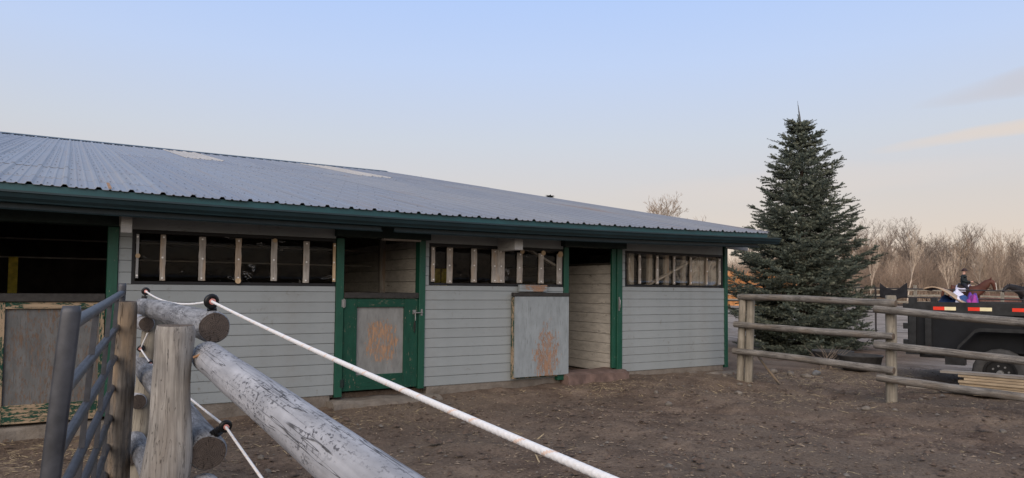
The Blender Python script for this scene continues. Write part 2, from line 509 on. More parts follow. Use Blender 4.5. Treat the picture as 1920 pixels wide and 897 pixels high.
class MB:
    """collects shapes; build() links them as one mesh object"""

    def __init__(s, seed=None):
        s.v, s.f, s.mi, s.lc = [], [], [], []
        s.rng = random.Random(seed)
        s.sm = []

    def add(s, vs, fs, mi=0, lc=None, smooth=False):
        b = len(s.v)
        s.v += [tuple(v) for v in vs]
        s.lc += [tuple(x) for x in (lc if lc is not None else vs)]
        for i, f in enumerate(fs):
            s.f.append(tuple(b + j for j in f))
            s.mi.append(mi if isinstance(mi, int) else mi[i])
            s.sm.append(smooth)

    def box(s, x0, x1, y0, y1, z0, z1, mi=0, grain='z', bev=0.0, off=None):
        if off is None:
            off = s.rng.uniform(0, 40)
        if bev:
            b = min(bev, (x1 - x0) * .4, (y1 - y0) * .4, (z1 - z0) * .4)
            vs = []
            for sx in (0, 1):
                for sy in (0, 1):
                    for sz in (0, 1):
                        cx, cy, cz = (x0, x1)[sx], (y0, y1)[sy], (z0, z1)[sz]
                        dx, dy, dz = (b if sx == 0 else -b), (b if sy == 0 else -b), (b if sz == 0 else -b)
                        vs += [(cx, cy + dy, cz + dz), (cx + dx, cy, cz + dz), (cx + dx, cy + dy, cz)]
            I = lambda a, b_, c, k_: ((a * 2 + b_) * 2 + c) * 3 + k_
            fs = []
            for a in (0, 1):
                q = [I(a, 0, 0, 0), I(a, 1, 0, 0), I(a, 1, 1, 0), I(a, 0, 1, 0)]
                fs.append(q if a else q[::-1])
                q = [I(0, a, 0, 1), I(1, a, 0, 1), I(1, a, 1, 1), I(0, a, 1, 1)]
                fs.append(q[::-1] if a else q)
                q = [I(0, 0, a, 2), I(1, 0, a, 2), I(1, 1, a, 2), I(0, 1, a, 2)]
                fs.append(q if a else q[::-1])
            for b_ in (0, 1):
                for c in (0, 1):
                    fs.append([I(0, b_, c, 1), I(1, b_, c, 1), I(1, b_, c, 2), I(0, b_, c, 2)])
                    fs.append([I(b_, 0, c, 0), I(b_, 1, c, 0), I(b_, 1, c, 2), I(b_, 0, c, 2)])
                    fs.append([I(b_, c, 0, 0), I(b_, c, 1, 0), I(b_, c, 1, 1), I(b_, c, 0, 1)])
            for a in (0, 1):
                for b_ in (0, 1):
                    for c in (0, 1):
                        fs.append([I(a, b_, c, 0), I(a, b_, c, 1), I(a, b_, c, 2)])
        else:
            vs = [(x, y, z) for x in (x0, x1) for y in (y0, y1) for z in (z0, z1)]
            fs = [(0, 1, 3, 2), (4, 6, 7, 5), (0, 4, 5, 1), (2, 3, 7, 6), (0, 2, 6, 4), (1, 5, 7, 3)]
        if grain == 'x':
            lc = [(v[1] + off, v[2] + off * 1.7, v[0] + off) for v in vs]
        elif grain == 'y':
            lc = [(v[0] + off, v[2] + off * 1.7, v[1] + off) for v in vs]
        else:
            lc = [(v[0] + off, v[1] + off * 1.7, v[2] + off) for v in vs]
        s.add(vs, fs, mi, lc)
        return s

    def beam(s, p0, p1, w, h, up=(0, 0, 1), mi=0, cut=0.0):
        """box of width w, height h along p0-p1"""
        p0, p1 = Vector(p0), Vector(p1)
        d = (p1 - p0).normalized()
        a = d.cross(Vector(up)).normalized()
        b = a.cross(d)
        vs, lc = [], []
        off = s.rng.uniform(0, 40)
        for q, t in ((p0, 0), (p1, (p1 - p0).length)):
            for i, j in ((-1, -1), (1, -1), (1, 1), (-1, 1)):
                vs.append(q + a * (i * w / 2) + b * (j * h / 2))
                lc.append((i * w / 2 + off, j * h / 2 + off, t + off))
        s.add(vs, [(0, 1, 2, 3), (7, 6, 5, 4), (0, 4, 5, 1), (1, 5, 6, 2), (2, 6, 7, 3), (3, 7, 4, 0)], mi, lc)
        return s

    def log(s, p0, p1, r0, r1, n=18, seg=10, rough=0.05, capmi=None, mi=0, bow=0.0, lump=0.0, chamfer=True):
        """round timber with an uneven skin; caps get their own material"""
        p0, p1 = Vector(p0), Vector(p1)
        L = (p1 - p0).length
        d = (p1 - p0).normalized()
        ref = Vector((0, 0, 1)) if abs(d.z) < 0.9 else Vector((0, 1, 0))
        a = d.cross(ref).normalized()
        b = a.cross(d)
        o = s.rng.uniform(0, 60)
        off = Vector((s.rng.uniform(0, 30), s.rng.uniform(0, 30), s.rng.uniform(0, 30)))
        rings = []
        base = len(s.v)
        vs, lc, fs = [], [], []
        ts = [i / seg for i in range(seg + 1)]
        if chamfer:
            e = min(0.35 * r0 / L, 0.02)
            ts = [0, e] + ts[1:-1] + [1 - e, 1]
        m = len(ts)
        for ti, t in enumerate(ts):
            c = p0 + d * (L * t) + (a * math.sin(t * math.pi) + b * 0.6 * math.sin(t * math.pi * 1.3)) * bow
            r = r0 + (r1 - r0) * t
            if chamfer and ti in (0, m - 1):
                r *= 0.90
            for j in range(n):
                th = 2 * math.pi * j / n
                nz = mnoise.noise(Vector((math.cos(th) * 1.3, math.sin(th) * 1.3, t * L * 2.2 + o)))
                n2 = mnoise.noise(Vector((math.cos(th) * 0.5, math.sin(th) * 0.5, t * L * 2.6 + o + 9)))
                rr = r * (1 + rough * nz + lump * n2)
                vs.append(c + a * (math.cos(th) * rr) + b * (math.sin(th) * rr))
                lc.append((math.cos(th) * rr + off.x, math.sin(th) * rr + off.y, t * L + off.z))
        for i in range(m - 1):
            for j in range(n):
                fs.append((i * n + j, i * n + (j + 1) % n, (i + 1) * n + (j + 1) % n, (i + 1) * n + j))
        s.add(vs, fs, mi, lc, True)
        cm = mi if capmi is None else capmi
        for (ri, flip) in ((0, True), (m - 1, False)):
            ring = vs[ri * n:(ri + 1) * n]
            cen = sum((Vector(q) for q in ring), Vector()) / n
            q = ring + [cen + d * ((-1 if flip else 1) * 0.004)]
            lcc = [((Vector(p) - cen).dot(a), (Vector(p) - cen).dot(b), o) for p in q]
            ff = [((j, n, (j + 1) % n) if flip else (j, (j + 1) % n, n)) for j in range(n)]
            ff = [f[::-1] for f in ff] if flip is False and False else ff
            s.add(q, ff, cm, lcc)
        return s

    def tube(s, pts, r, n=8, mi=0, caps=True):
        pts = [Vector(p) for p in pts]
        rr = r if isinstance(r, (list, tuple)) else [r] * len(pts)
        vs, lc, fs = [], [], []
        prev = None
        L = 0
        for i, p in enumerate(pts):
            d = (pts[min(i + 1, len(pts) - 1)] - pts[max(i - 1, 0)]).normalized()
            if prev is None:
                ref = Vector((0, 0, 1)) if abs(d.z) < 0.9 else Vector((1, 0, 0))
                a = d.cross(ref).normalized()
            else:
                a = (prev - d * prev.dot(d)).normalized()
            prev = a
            b = d.cross(a)
            if i:
                L += (p - pts[i - 1]).length
            for j in range(n):
                th = 2 * math.pi * j / n
                vs.append(p + (a * math.cos(th) + b * math.sin(th)) * rr[i])
                lc.append((math.cos(th) * rr[i], math.sin(th) * rr[i], L))
        for i in range(len(pts) - 1):
            for j in range(n):
                fs.append((i * n + j, i * n + (j + 1) % n, (i + 1) * n + (j + 1) % n, (i + 1) * n + j))
        s.add(vs, fs, mi, lc, True)
        if caps:
            k0 = len(pts) - 1
            s.add(vs[:n], [tuple(range(n))[::-1]], mi, lc[:n])
            s.add(vs[k0 * n:], [tuple(range(n))], mi, lc[k0 * n:])
        return s

    def disc(s, c, nrm, r, t, n=20, mi=0, r_in=0.0):
        """short cylinder (or ring) with centre c, axis nrm, thickness t"""
        c, nrm = Vector(c), Vector(nrm).normalized()
        ref = Vector((0, 0, 1)) if abs(nrm.z) < 0.9 else Vector((1, 0, 0))
        a = nrm.cross(ref).normalized()
        b = nrm.cross(a)
        C = lambda rad, h, j: c + nrm * h + (a * math.cos(2 * math.pi * j / n) + b * math.sin(2 * math.pi * j / n)) * rad
        if r_in:
            vs = [C(r, -t / 2, j) for j in range(n)] + [C(r, t / 2, j) for j in range(n)] + [C(r_in, -t / 2, j) for j in range(n)] + [C(r_in, t / 2, j) for j in range(n)]
            fs = []
            for j in range(n):
                q = (j + 1) % n
                fs += [(j, q, n + q, n + j), (2 * n + q, 2 * n + j, 3 * n + j, 3 * n + q), (n + j, n + q, 3 * n + q, 3 * n + j), (q, j, 2 * n + j, 2 * n + q)]
            s.add(vs, fs, mi, None, False)
        else:
            vs = [C(r, -t / 2, j) for j in range(n)] + [C(r, t / 2, j) for j in range(n)]
            fs = [(j, (j + 1) % n, n + (j + 1) % n, n + j) for j in range(n)] + [tuple(range(n))[::-1], tuple(range(n, 2 * n))]
            s.add(vs, fs, mi)
        return s

    def prism(s, prof, x0, x1, mi=0):
        """profile in (y,z) swept along x"""
        n = len(prof)
        vs = [(x0, y, z) for y, z in prof] + [(x1, y, z) for y, z in prof]
        fs = [(j, (j + 1) % n, n + (j + 1) % n, n + j) for j in range(n)] + [tuple(range(n))[::-1], tuple(range(n, 2 * n))]
        s.add(vs, fs, mi)
        return s

    def sheet(s, fn, nu, nv, th=0.01, mi=0):
        """curved sheet with thickness; fn(u,v) -> point"""
        P = [[Vector(fn(i / nu, j / nv)) for j in range(nv + 1)] for i in range(nu + 1)]
        top, bot = [], []
        for i in range(nu + 1):
            for j in range(nv + 1):
                du = P[min(i + 1, nu)][j] - P[max(i - 1, 0)][j]
                dv = P[i][min(j + 1, nv)] - P[i][max(j - 1, 0)]
                nn = du.cross(dv)
                nn = nn.normalized() if nn.length > 1e-9 else Vector((0, 0, 1))
                top.append(P[i][j] + nn * th / 2)
                bot.append(P[i][j] - nn * th / 2)
        W = nv + 1
        N = len(top)
        fs = []
        for i in range(nu):
            for j in range(nv):
                q = (i * W + j, (i + 1) * W + j, (i + 1) * W + j + 1, i * W + j + 1)
                fs += [q, tuple(N + x for x in q[::-1])]
        edge = [(i * W, (i + 1) * W) for i in range(nu)] + [((i + 1) * W + nv, i * W + nv) for i in range(nu)] + [(j + 1, j) for j in range(nv)] + [(nu * W + j, nu * W + j + 1) for j in range(nv)]
        for a, b in edge:
            fs.append((b, a, N + a, N + b))
        s.add(top + bot, fs, mi, None, True)
        return s

    def build(s, name, mats, parent=None, origin=None, smooth=None):
        vs = np.array(s.v, float)
        if origin is None:
            mn, mx = vs.min(0), vs.max(0)
            origin = np.array([(mn[0] + mx[0]) / 2, (mn[1] + mx[1]) / 2, mn[2]])
        origin = np.array(origin, float)
        me = bpy.data.meshes.new(name)
        me.from_pydata((vs - origin).tolist(), [], s.f)
        if isinstance(mats, str):
            mats = [mats]
        for m in mats:
            me.materials.append(MATS[m])
        me.polygons.foreach_set('material_index', s.mi)
        me.polygons.foreach_set('use_smooth', s.sm if smooth is None else [smooth] * len(s.f))
        at = me.attributes.new('lc', 'FLOAT_VECTOR', 'POINT')
        at.data.foreach_set('vector', np.array(s.lc, float).ravel())
        me.update()
        return place(name, me, origin, parent)


def wloc(o):
    p = Vector((0, 0, 0))
    while o:
        p = p + o.location
        o = o.parent
    return p


def place(name, data, origin, parent=None):
    o = bpy.data.objects.new(name, data)
    COL.objects.link(o)
    if parent:
        o.parent = parent
    o.location = Vector(origin) - (wloc(parent) if parent else Vector())
    return o


def thing(name, label, cat, loc, group=None):
    o = place(name, None, loc)
    o.empty_display_size = 0.2
    return tag(o, label, cat, group)


def tag(o, label=None, cat=None, group=None, kind=None):
    for k_, v_ in (('label', label), ('category', cat), ('group', group), ('kind', kind)):
        if v_:
            o[k_] = v_
    return o


def raw_mesh(name, V, F, mat, parent=None, origin=(0, 0, 0), mi=None):
    """numpy mesh: V (n,3), F (m,3) or (m,4)"""
    V = np.asarray(V, float) - np.array(origin)
    F = np.asarray(F, np.int32)
    me = bpy.data.meshes.new(name)
    k_ = F.shape[1]
    me.vertices.add(len(V))
    me.vertices.foreach_set('co', V.ravel())
    me.loops.add(F.size)
    me.loops.foreach_set('vertex_index', F.ravel())
    me.polygons.add(len(F))
    me.polygons.foreach_set('loop_start', np.arange(0, F.size, k_, dtype=np.int32))
    me.polygons.foreach_set('loop_total', np.full(len(F), k_, np.int32))
    mats = [mat] if isinstance(mat, str) else mat
    for m in mats:
        me.materials.append(MATS[m])
    if mi is not None:
        me.polygons.foreach_set('material_index', mi)
    me.update()
    me.validate()
    return place(name, me, origin, parent)


# ------------------------------------------------------------------ terrain
def sstep(a, b, x):
    t = np.clip((x - a) / (b - a), 0, 1)
    return t * t * (3 - 2 * t)


def vnoise(x, y, f, seed):
    """smooth value noise on a lattice"""
    x, y = x * f + seed * 17.3, y * f + seed * 5.9
    xi, yi = np.floor(x), np.floor(y)
    u, v = x - xi, y - yi
    u, v = u * u * (3 - 2 * u), v * v * (3 - 2 * v)
    h_ = lambda a, b: np.modf(np.abs(np.sin(a * 127.1 + b * 311.7 + seed * 74.7) * 43758.5453))[0]
    return (h_(xi, yi) * (1 - u) + h_(xi + 1, yi) * u) * (1 - v) + (h_(xi, yi + 1) * (1 - u) + h_(xi + 1, yi + 1) * u) * v - 0.5


def gzv(x, y):
    x, y = np.asarray(x, float), np.asarray(y, float)
    d = np.hypot(x, y)
    wp = np.interp(x, [-20, -1, 1, 2.6, 3.4, 5, 6.5, 7.4, 8.6, 9.6, 10.3, 11.2, 30], [-.24, -.22, -.19, -.15, -.10, -.07, -.05, -.02, .005, -.01, -.05, -.10, -.1])
    w = np.exp(-np.clip(9.35 - y, 0, 50) / 0.8) * np.where(y > 9.35, np.exp(-np.clip(y - 9.35, 0, 50) / 1.0), 1)
    base = -0.13 + 0.45 * sstep(20, 44, d) + 0.03 * (np.sin(x * 0.9 + 1) * np.cos(y * 0.8) + 0.6 * np.sin(x * 2.1 + y * 1.3)) * sstep(60, 25, d) * sstep(0.5, 2.5, d) \
        + 0.014 * np.sin(x * 4.7 + 1.1 * np.sin(y * 3)) * np.sin(y * 5.3 + x) * sstep(40, 15, d)
    nearw = sstep(26, 13, d)
    base = base + nearw * (0.075 * vnoise(x, y, 1.1, 1) + 0.048 * vnoise(x, y, 3.1, 2) + 0.032 * vnoise(x, y, 6.3, 3))
    wp = wp + 0.05 * vnoise(x, y * 0, 2.3, 4) + 0.03 * vnoise(x, y * 0, 6.0, 5)
    # spoil heap against the wall right of the open stall
    heap = 0.07 * np.exp(-((x - 8.7) / 0.9) ** 2 - ((y - 8.75) / 0.35) ** 2) + 0.05 * np.exp(-((x - 6.0) / 0.8) ** 2 - ((y - 8.7) / 0.3) ** 2)
    rim = 0.05 * np.exp(-((x - 9.6) / 1.0) ** 2 - ((y - 7.9) / 0.5) ** 2)
    return base * (1 - w) + wp * w + heap - rim


def gz(x, y):
    return float(gzv(x, y))


def axis(lo, hi, a, b, step, grow=1.18):
    v = list(np.arange(a, b + 1e-6, step))
    s_ = step
    x = b
    while x < hi:
        s_ *= grow
        x += s_
        v.append(x)
    s_ = step
    x = a
    while x > lo:
        s_ *= grow
        x -= s_
        v.insert(0, x)
    return np.array(v)


gx = axis(-700, 900, -2, 14.5, 0.07, 1.14)
gy = axis(-700, 900, 1.5, 10, 0.07, 1.14)
GX, GY = np.meshgrid(gx, gy, indexing='ij')
GZ = gzv(GX, GY)
nx, ny = GX.shape
ids = np.arange(nx * ny).reshape(nx, ny)
F = np.stack([ids[:-1, :-1], ids[1:, :-1], ids[1:, 1:], ids[:-1, 1:]], -1).reshape(-1, 4)
ground = raw_mesh('ground', np.stack([GX, GY, GZ], -1).reshape(-1, 3), F, 'dirt')
ground.data.polygons.foreach_set('use_smooth', [True] * len(F))
tag(ground, kind='structure')
drv = sstep(13.2, 16.5, GX + 0.8 * np.sin(GY * 0.7) - 2.2 * sstep(12, 20, np.hypot(GX - 16, GY - 12)) * 0) * sstep(2.6, 4.5, np.hypot(GX - 16.8, GY - 12.2))
at = ground.data.attributes.new('drive', 'FLOAT', 'POINT')
at.data.foreach_set('value', drv.ravel().astype(np.float32))

# ------------------------------------------------------------------ the barn
YW = 9.35
EAVE_Y, EAVE_Z, SLOPE = 8.63, 2.485, 0.196
RIDGE_Y = 27.5
XL, XR = -9.4, 10.95
barn = thing('stable_barn', 'long grey stable barn with green trim and ribbed metal roof', 'barn', (3, YW, -0.1))


def sag(x):
    """the old eave hangs a little low in the middle"""
    return -0.05 + 0.0015 * (max(-4.0, min(x, 11.0)) - 3.5) ** 2


def rz(y, x=None):
    z = EAVE_Z + SLOPE * (y - EAVE_Y)
    return z if x is None else z + sag(x) * max(0.0, 1 - (y - EAVE_Y) / 19.0)


def sag_prism(m, prof, x0, x1, n=24):
    k0 = len(prof)
    vs = []
    for i in range(n + 1):
        x = x0 + (x1 - x0) * i / n
        vs += [(x, y, z + sag(x)) for y, z in prof]
    fs = [(i * k0 + j, i * k0 + (j + 1) % k0, (i + 1) * k0 + (j + 1) % k0, (i + 1) * k0 + j) for i in range(n) for j in range(k0)]
    fs += [tuple(range(k0))[::-1], tuple(range(n * k0, (n + 1) * k0))]
    m.add(vs, fs)


BOARD = 0.1365
board_cache = {}


def siding_board(x0, x1, z0, z1, parent, mat='siding'):
    L = round(x1 - x0, 3)
    hgt = round(z1 - z0, 3)
    vkey = (L, hgt, mat)
    if vkey not in board_cache:
        m = MB(hash(vkey) % 1000)
        h2 = hgt
        # shiplap board: bottom edge proud, small groove at the top
        prof = [(0.0, 0.0), (-0.020, 0.0), (-0.024, 0.006), (-0.019, h2 - 0.005), (-0.014, h2 - 0.003), (0.0, h2 - 0.003)]
        n = len(prof)
        off = m.rng.uniform(0, 30)
        vs = [(x_, y_, z_) for x_ in (-L / 2, L / 2) for y_, z_ in prof]
        fs = [(j, n + j, n + (j + 1) % n, (j + 1) % n) for j in range(n)] + [tuple(range(n)), tuple(range(n, 2 * n))[::-1]]
        m.add(vs, fs, 0, [(v[1] + off, v[2] + off, v[0] + off) for v in vs])
        o = m.build('siding_board', mat, parent, origin=(0, 0, 0))
        board_cache[vkey] = o.data
    else:
        o = bpy.data.objects.new('siding_board', board_cache[vkey])
        COL.objects.link(o)
        o.parent = parent
    wob = random.Random(int(x0 * 100 + z0 * 1000)).uniform(-0.0015, 0.0015)
    o.location = Vector(((x0 + x1) / 2, YW + wob, z0)) - wloc(parent)
    return o


def wall_section(x0, x1, z0, zw0, zw1, ztop, wx0, wx1):
    """siding from z0 to zw0 over the full width, slivers beside the window, boards above it"""
    m = MB(3)
    m.box(x0, x1, YW + 0.002, YW + 0.05, z0 + 0.01, zw0 - 0.004)
    if wx0 > x0 + 0.02:
        m.box(x0, wx0, YW + 0.002, YW + 0.05, zw0 - 0.004, ztop)
    if wx1 < x1 - 0.02:
        m.box(wx1, x1, YW + 0.002, YW + 0.05, zw0 - 0.004, ztop)
    m.box(wx0, wx1, YW + 0.002, YW + 0.05, zw1, ztop)
    p = m.build('wall_panel', 'interior_dark', barn)
    z = zw0
    i = 0
    top = BOARD * 0.55
    rows = [(zw0 - top, zw0)]
    z = zw0 - top
    while z - BOARD > z0 - 0.03:
        rows.append((z - BOARD, z))
        z -= BOARD
    for a, b in rows:
        siding_board(x0, x1, a, b, p)
    z = zw0
    while z < ztop - 0.02:
        for a, b in ((x0, wx0), (wx1, x1)):
            if b - a > 0.03:
                siding_board(a, b, z, min(z + BOARD, ztop), p)
        z += BOARD
    # plain board over the window
    h = MB(5)
    h.box(wx0 - 0.0, wx1 + 0.0, YW - 0.014, YW, zw1 + 0.004, ztop, grain='x')
    h.build('header_board', 'siding', p)
    return p, rows[-1][0]


ZT = 2.56
s_left = wall_section(-4.2, -0.88, -0.03, 1.46, 2.09, ZT, -3.6, -1.0)
s1 = wall_section(0.498, 3.040, -0.02, 1.462, 2.095, ZT, 0.63, 3.040)
s3 = wall_section(4.350, 6.782, 0.00, 1.49, 2.095, ZT, 4.405, 6.782)
s4 = wall_section(8.010, 10.518, 0.03, 1.508, 2.12, ZT, 8.078, 10.49)
# blank wall further left
m = MB(1)
m.box(XL + 0.5, -4.2, YW + 0.002, YW + 0.05, -0.03, ZT)
pl = m.build('wall_panel', 'interior_dark', barn)
for i in range(19):
    siding_board(XL + 0.5, -4.2, -0.03 + i * BOARD, -0.03 + (i + 1) * BOARD, pl)


def post(x0, x1, z0, z1, y0=YW - 0.045, y1=YW + 0.10, mat='green', nm='door_jamb'):
    m = MB(int(x0 * 50) + 7)
    m.box(x0, x1, y0, y1, z0, z1, bev=0.004)
    return m.build(nm, mat, barn)


post(0.385, 0.492, -0.03, 2.115)
post(-0.87, -0.765, -0.03, 2.115)
post(3.046, 3.150, -0.01, 2.105)
post(4.250, 4.344, 0.03, 2.125)
post(6.787, 6.880, 0.06, 2.13)
post(7.895, 8.006, 0.055, 2.14)
post(7.800, 7.888, 0.14, 2.14, YW - 0.02, YW + 0.03)
post(10.522, 10.605, 0.02, 2.30, YW - 0.04, YW + 0.12, nm='corner_trim')

# door headers: dark boxed boards standing out from the wall
for a, b, zz in ((-0.90, 0.52, 2.118), (3.02, 4.385, 2.128), (6.74, 8.03, 2.143)):
    m = MB(int(a * 10) + 40)
    m.box(a, b, YW - 0.13, YW + 0.12, zz, ZT - 0.08, grain='x', bev=0.006)
    hd = m.build('door_header', 'green_dark', barn)
m = MB(2)
m.box(3.68, 4.24, YW - 0.10, YW - 0.02, 2.102, 2.126, grain='x')
m.build('chewed_strip', 'wood_bar', hd)

# soffit, fascia, gutter
m = MB(4)
sag_prism(m, [(8.72, rz(8.72) - 0.035), (8.72, rz(8.72) - 0.05), (YW + 0.25, rz(YW + 0.25) - 0.05), (YW + 0.25, rz(YW + 0.25) - 0.035)], XL, XR - 0.03)
m.build('soffit', 'green_dark', barn)
m = MB(5)
sag_prism(m, [(8.665, 2.484), (8.665, 2.288), (8.71, 2.288), (8.71, 2.484)], XL, XR - 0.02)
m.build('fascia', 'teal_metal', barn)
m = MB(6)
prof = [(8.660, 2.398), (8.660, 2.290), (8.605, 2.290), (8.598, 2.306), (8.570, 2.335), (8.556, 2.376), (8.542, 2.382), (8.542, 2.402), (8.562, 2.402), (8.562, 2.390), (8.572, 2.378), (8.584, 2.342), (8.612, 2.312), (8.612, 2.302), (8.650, 2.302), (8.650, 2.398)]
sag_prism(m, prof, XL, 11.17)
m.add([(11.168, y, z + sag(11)) for y, z in ((8.66, 2.398), (8.66, 2.29), (8.605, 2.29), (8.598, 2.306), (8.57, 2.335), (8.556, 2.376), (8.542, 2.40))], [(0, 1, 2, 3, 4, 5, 6)], 0)
gut = m.build('gutter', 'gutter_paint', barn)
for a, b in ((XL, 3.42), (3.60, 10.70)):
    m = MB(7)
    sag_prism(m, [(8.72, 2.236), (8.72, 2.224), (8.640, 2.216), (8.634, 2.228), (8.690, 2.236), (8.690, 2.286), (8.72, 2.286)], a, b)
    m.build('drip_trim', 'trim_dark', barn)
# purlin end past the corner and boxed end of the overhang
m = MB(8)
m.beam((10.55, YW - 0.02, 2.325), (11.16, YW - 0.02, 2.30), 0.06, 0.14)
m.beam((XR - 0.02, 8.72, 2.43), (XR - 0.02, RIDGE_Y, 2.43 + SLOPE * (RIDGE_Y - 8.72)), 0.04, 0.14)
m.build('gable_trim', 'siding_old', barn)
# rafter tails
m = MB(11)
x0, x1 = 0.486, 0.592
vs = [(x, y, z) for x in (x0, x1) for y, z in ((8.84, 2.32), (YW + 0.1, 2.42), (YW + 0.1, 2.17), (8.97, 2.085), (8.87, 2.025), (8.84, 2.10))]
m.add(vs, [(0, 1, 2, 3, 4, 5), (11, 10, 9, 8, 7, 6)] + [(j, 6 + j, 6 + (j + 1) % 6, (j + 1) % 6) for j in range(6)], 0, [(v[0] + 3, v[2] + 1, v[1]) for v in vs])
m.build('rafter_tail', 'siding_old', barn)
m = MB(12)
m.box(5.552, 5.692, 8.84, YW + 0.1, 2.022, 2.40, grain='y', bev=0.004)
m.build('rafter_tail', 'siding_old', barn)

# roof: individual ribbed sheets
roof = MB(13)
roof.box(XL + 0.05, XR - 0.05, 8.72, 8.80, 2.37, 2.43)
for yy in np.arange(9.6, RIDGE_Y, 1.7):
    roof.box(XL + 0.05, XR - 0.05, yy - 0.03, yy + 0.03, rz(yy) - 0.16, rz(yy) - 0.075)
roof = roof.build('roof', 'interior_dark', barn)
SHW = 0.914
th = math.atan(SLOPE)
rprof = []
for i in range(3):
    b = i * SHW / 3
    rprof += [(b - 0.034, 0), (b - 0.016, 0.026), (b + 0.016, 0.026), (b + 0.034, 0), (b + 0.088, 0), (b + 0.098, 0.010), (b + 0.112, 0.010), (b + 0.122, 0), (b + 0.182, 0), (b + 0.192, 0.010), (b + 0.206, 0.010), (b + 0.216, 0)]
rprof += [(SHW - 0.034, 0.0005), (SHW - 0.016, 0.0275), (SHW + 0.016, 0.0275), (SHW + 0.034, 0.002)]


def roof_sheet(x0, y0, y1, lift, mat, seed, prof=rprof, nm='roof_sheet'):
    m = MB(seed)
    nseg = max(2, int((y1 - y0) / 1.6))
    vs, lc, fs = [], [], []
    off = m.rng.uniform(0, 60)
    n = len(prof)
    for i in range(nseg + 1):
        y = y0 + (y1 - y0) * i / nseg
        jit = m.rng.uniform(-0.004, 0.004) if i else 0
        for (px, pz) in prof:
            vs.append((x0 + px, y, rz(y, x0 + px) + lift + pz + jit))
            lc.append((px + off, y + off * 0.3, 0))
    for i in range(nseg):
        for j in range(n - 1):
            fs.append((i * n + j, i * n + j + 1, (i + 1) * n + j + 1, (i + 1) * n + j))
    m.add(vs, fs, 0, lc)
    # edge thickness at the lower end
    lo = [(v[0], v[1], v[2] - 0.004) for v in vs[:n]]
    m.add(vs[:n] + lo, [(j, n + j, n + j + 1, j + 1) for j in range(n - 1)], 0)
    return m.build(nm, mat, roof)


rng = random.Random(8)
sx = XR - SHW * 22 + 0.0
screws = MB(20)
si = 0
x = XR - SHW - 0.03
while x > XL - 0.2:
    lap = 10.35 if x < 0.6 else (19.5 if int(x * 10) % 2 else 18.9)
    if -1.6 < x < 0.3:
        lap = 9.62
    mt = rng.choice(['roof_metal', 'roof_metal', 'roof_metal_b', 'roof_metal_c'])
    e = rng.uniform(-0.012, 0.012)
    roof_sheet(x, EAVE_Y + e, lap + 0.2, 0.0, mt, si)
    if -1.6 < x < 0.3:
        roof_sheet(x, lap, 11.8, 0.005, rng.choice(['roof_metal', 'roof_metal_c']), si + 90)
        roof_sheet(x, 11.6, RIDGE_Y, 0.010, rng.choice(['roof_metal', 'roof_metal_b']), si + 190)
    else:
        roof_sheet(x, lap, RIDGE_Y, 0.005, rng.choice(['roof_metal', 'roof_metal_b', mt]), si + 100)
    # screw heads beside the ribs
    for row, yy in enumerate(np.arange(8.85, RIDGE_Y - 0.3, 0.85)):
        if yy > 20:
            break
        for px in (0.060, 0.150, 0.365, 0.455, 0.670, 0.76):
            z = rz(yy, x + px) + 0.006 + (0.005 if yy > lap else 0)
            q = 0.011
            cx = x + px + rng.uniform(-.01, .01)
            screws.add([(cx - q, yy - q, z), (cx + q, yy - q, z), (cx + q, yy + q, z + 0.003), (cx - q, yy + q, z + 0.003), (cx, yy, z + 0.008)], [(0, 1, 4), (1, 2, 4), (2, 3, 4), (3, 0, 4)])
    x -= SHW
    si += 1
tag(screws.build('roof_screws', 'ledge_dark', roof), kind='stuff')
# pale translucent sheets below the ridge
flat = [(-0.02, 0.026)] + [(p, z + 0.002) for p, z in rprof[4:]]
for x0, y0, y1 in ((XR - 0.03 - 9 * SHW, 21.0, 26.9), (XR - 0.03 - 4 * SHW, 20.0, 26.6)):
    roof_sheet(x0, y0, y1, 0.018, 'skylight', 300 + int(x0), nm='skylight_sheet')
# ridge cap, back slope
m = MB(21)
zr = rz(RIDGE_Y)
m.prism([(RIDGE_Y - 0.32, zr - 0.03), (RIDGE_Y, zr + 0.06), (RIDGE_Y + 0.32, zr - 0.03), (RIDGE_Y, zr + 0.03)], XL - 0.03, XR + 0.03)
m.build('ridge_cap', 'gutter_paint', roof)
m = MB(22)
vs = [(XL, RIDGE_Y, zr), (XR, RIDGE_Y, zr), (XR, RIDGE_Y + 18, zr - 18 * SLOPE), (XL, RIDGE_Y + 18, zr - 18 * SLOPE)]
m.add(vs + [(a, b, c - 0.02) for a, b, c in vs], [(0, 1, 2, 3), (7, 6, 5, 4), (0, 4, 5, 1), (1, 5, 6, 2), (2, 6, 7, 3), (3, 7, 4, 0)])
m.build('back_slope', 'roof_metal', roof)
m = MB(23)
q = 0.02
m.add([(0.345, 8.66, rz(8.66, 0.35) + 0.014), (0.38, 8.66, rz(8.66, 0.35) + 0.014), (0.385, 9.5, rz(9.5, 0.35) + 0.015), (0.355, 9.5, rz(9.5, 0.35) + 0.015)], [(0, 1, 2, 3)])
# (short rusted flashing strip)
m.build('rusted_flashing', 'rust', roof)

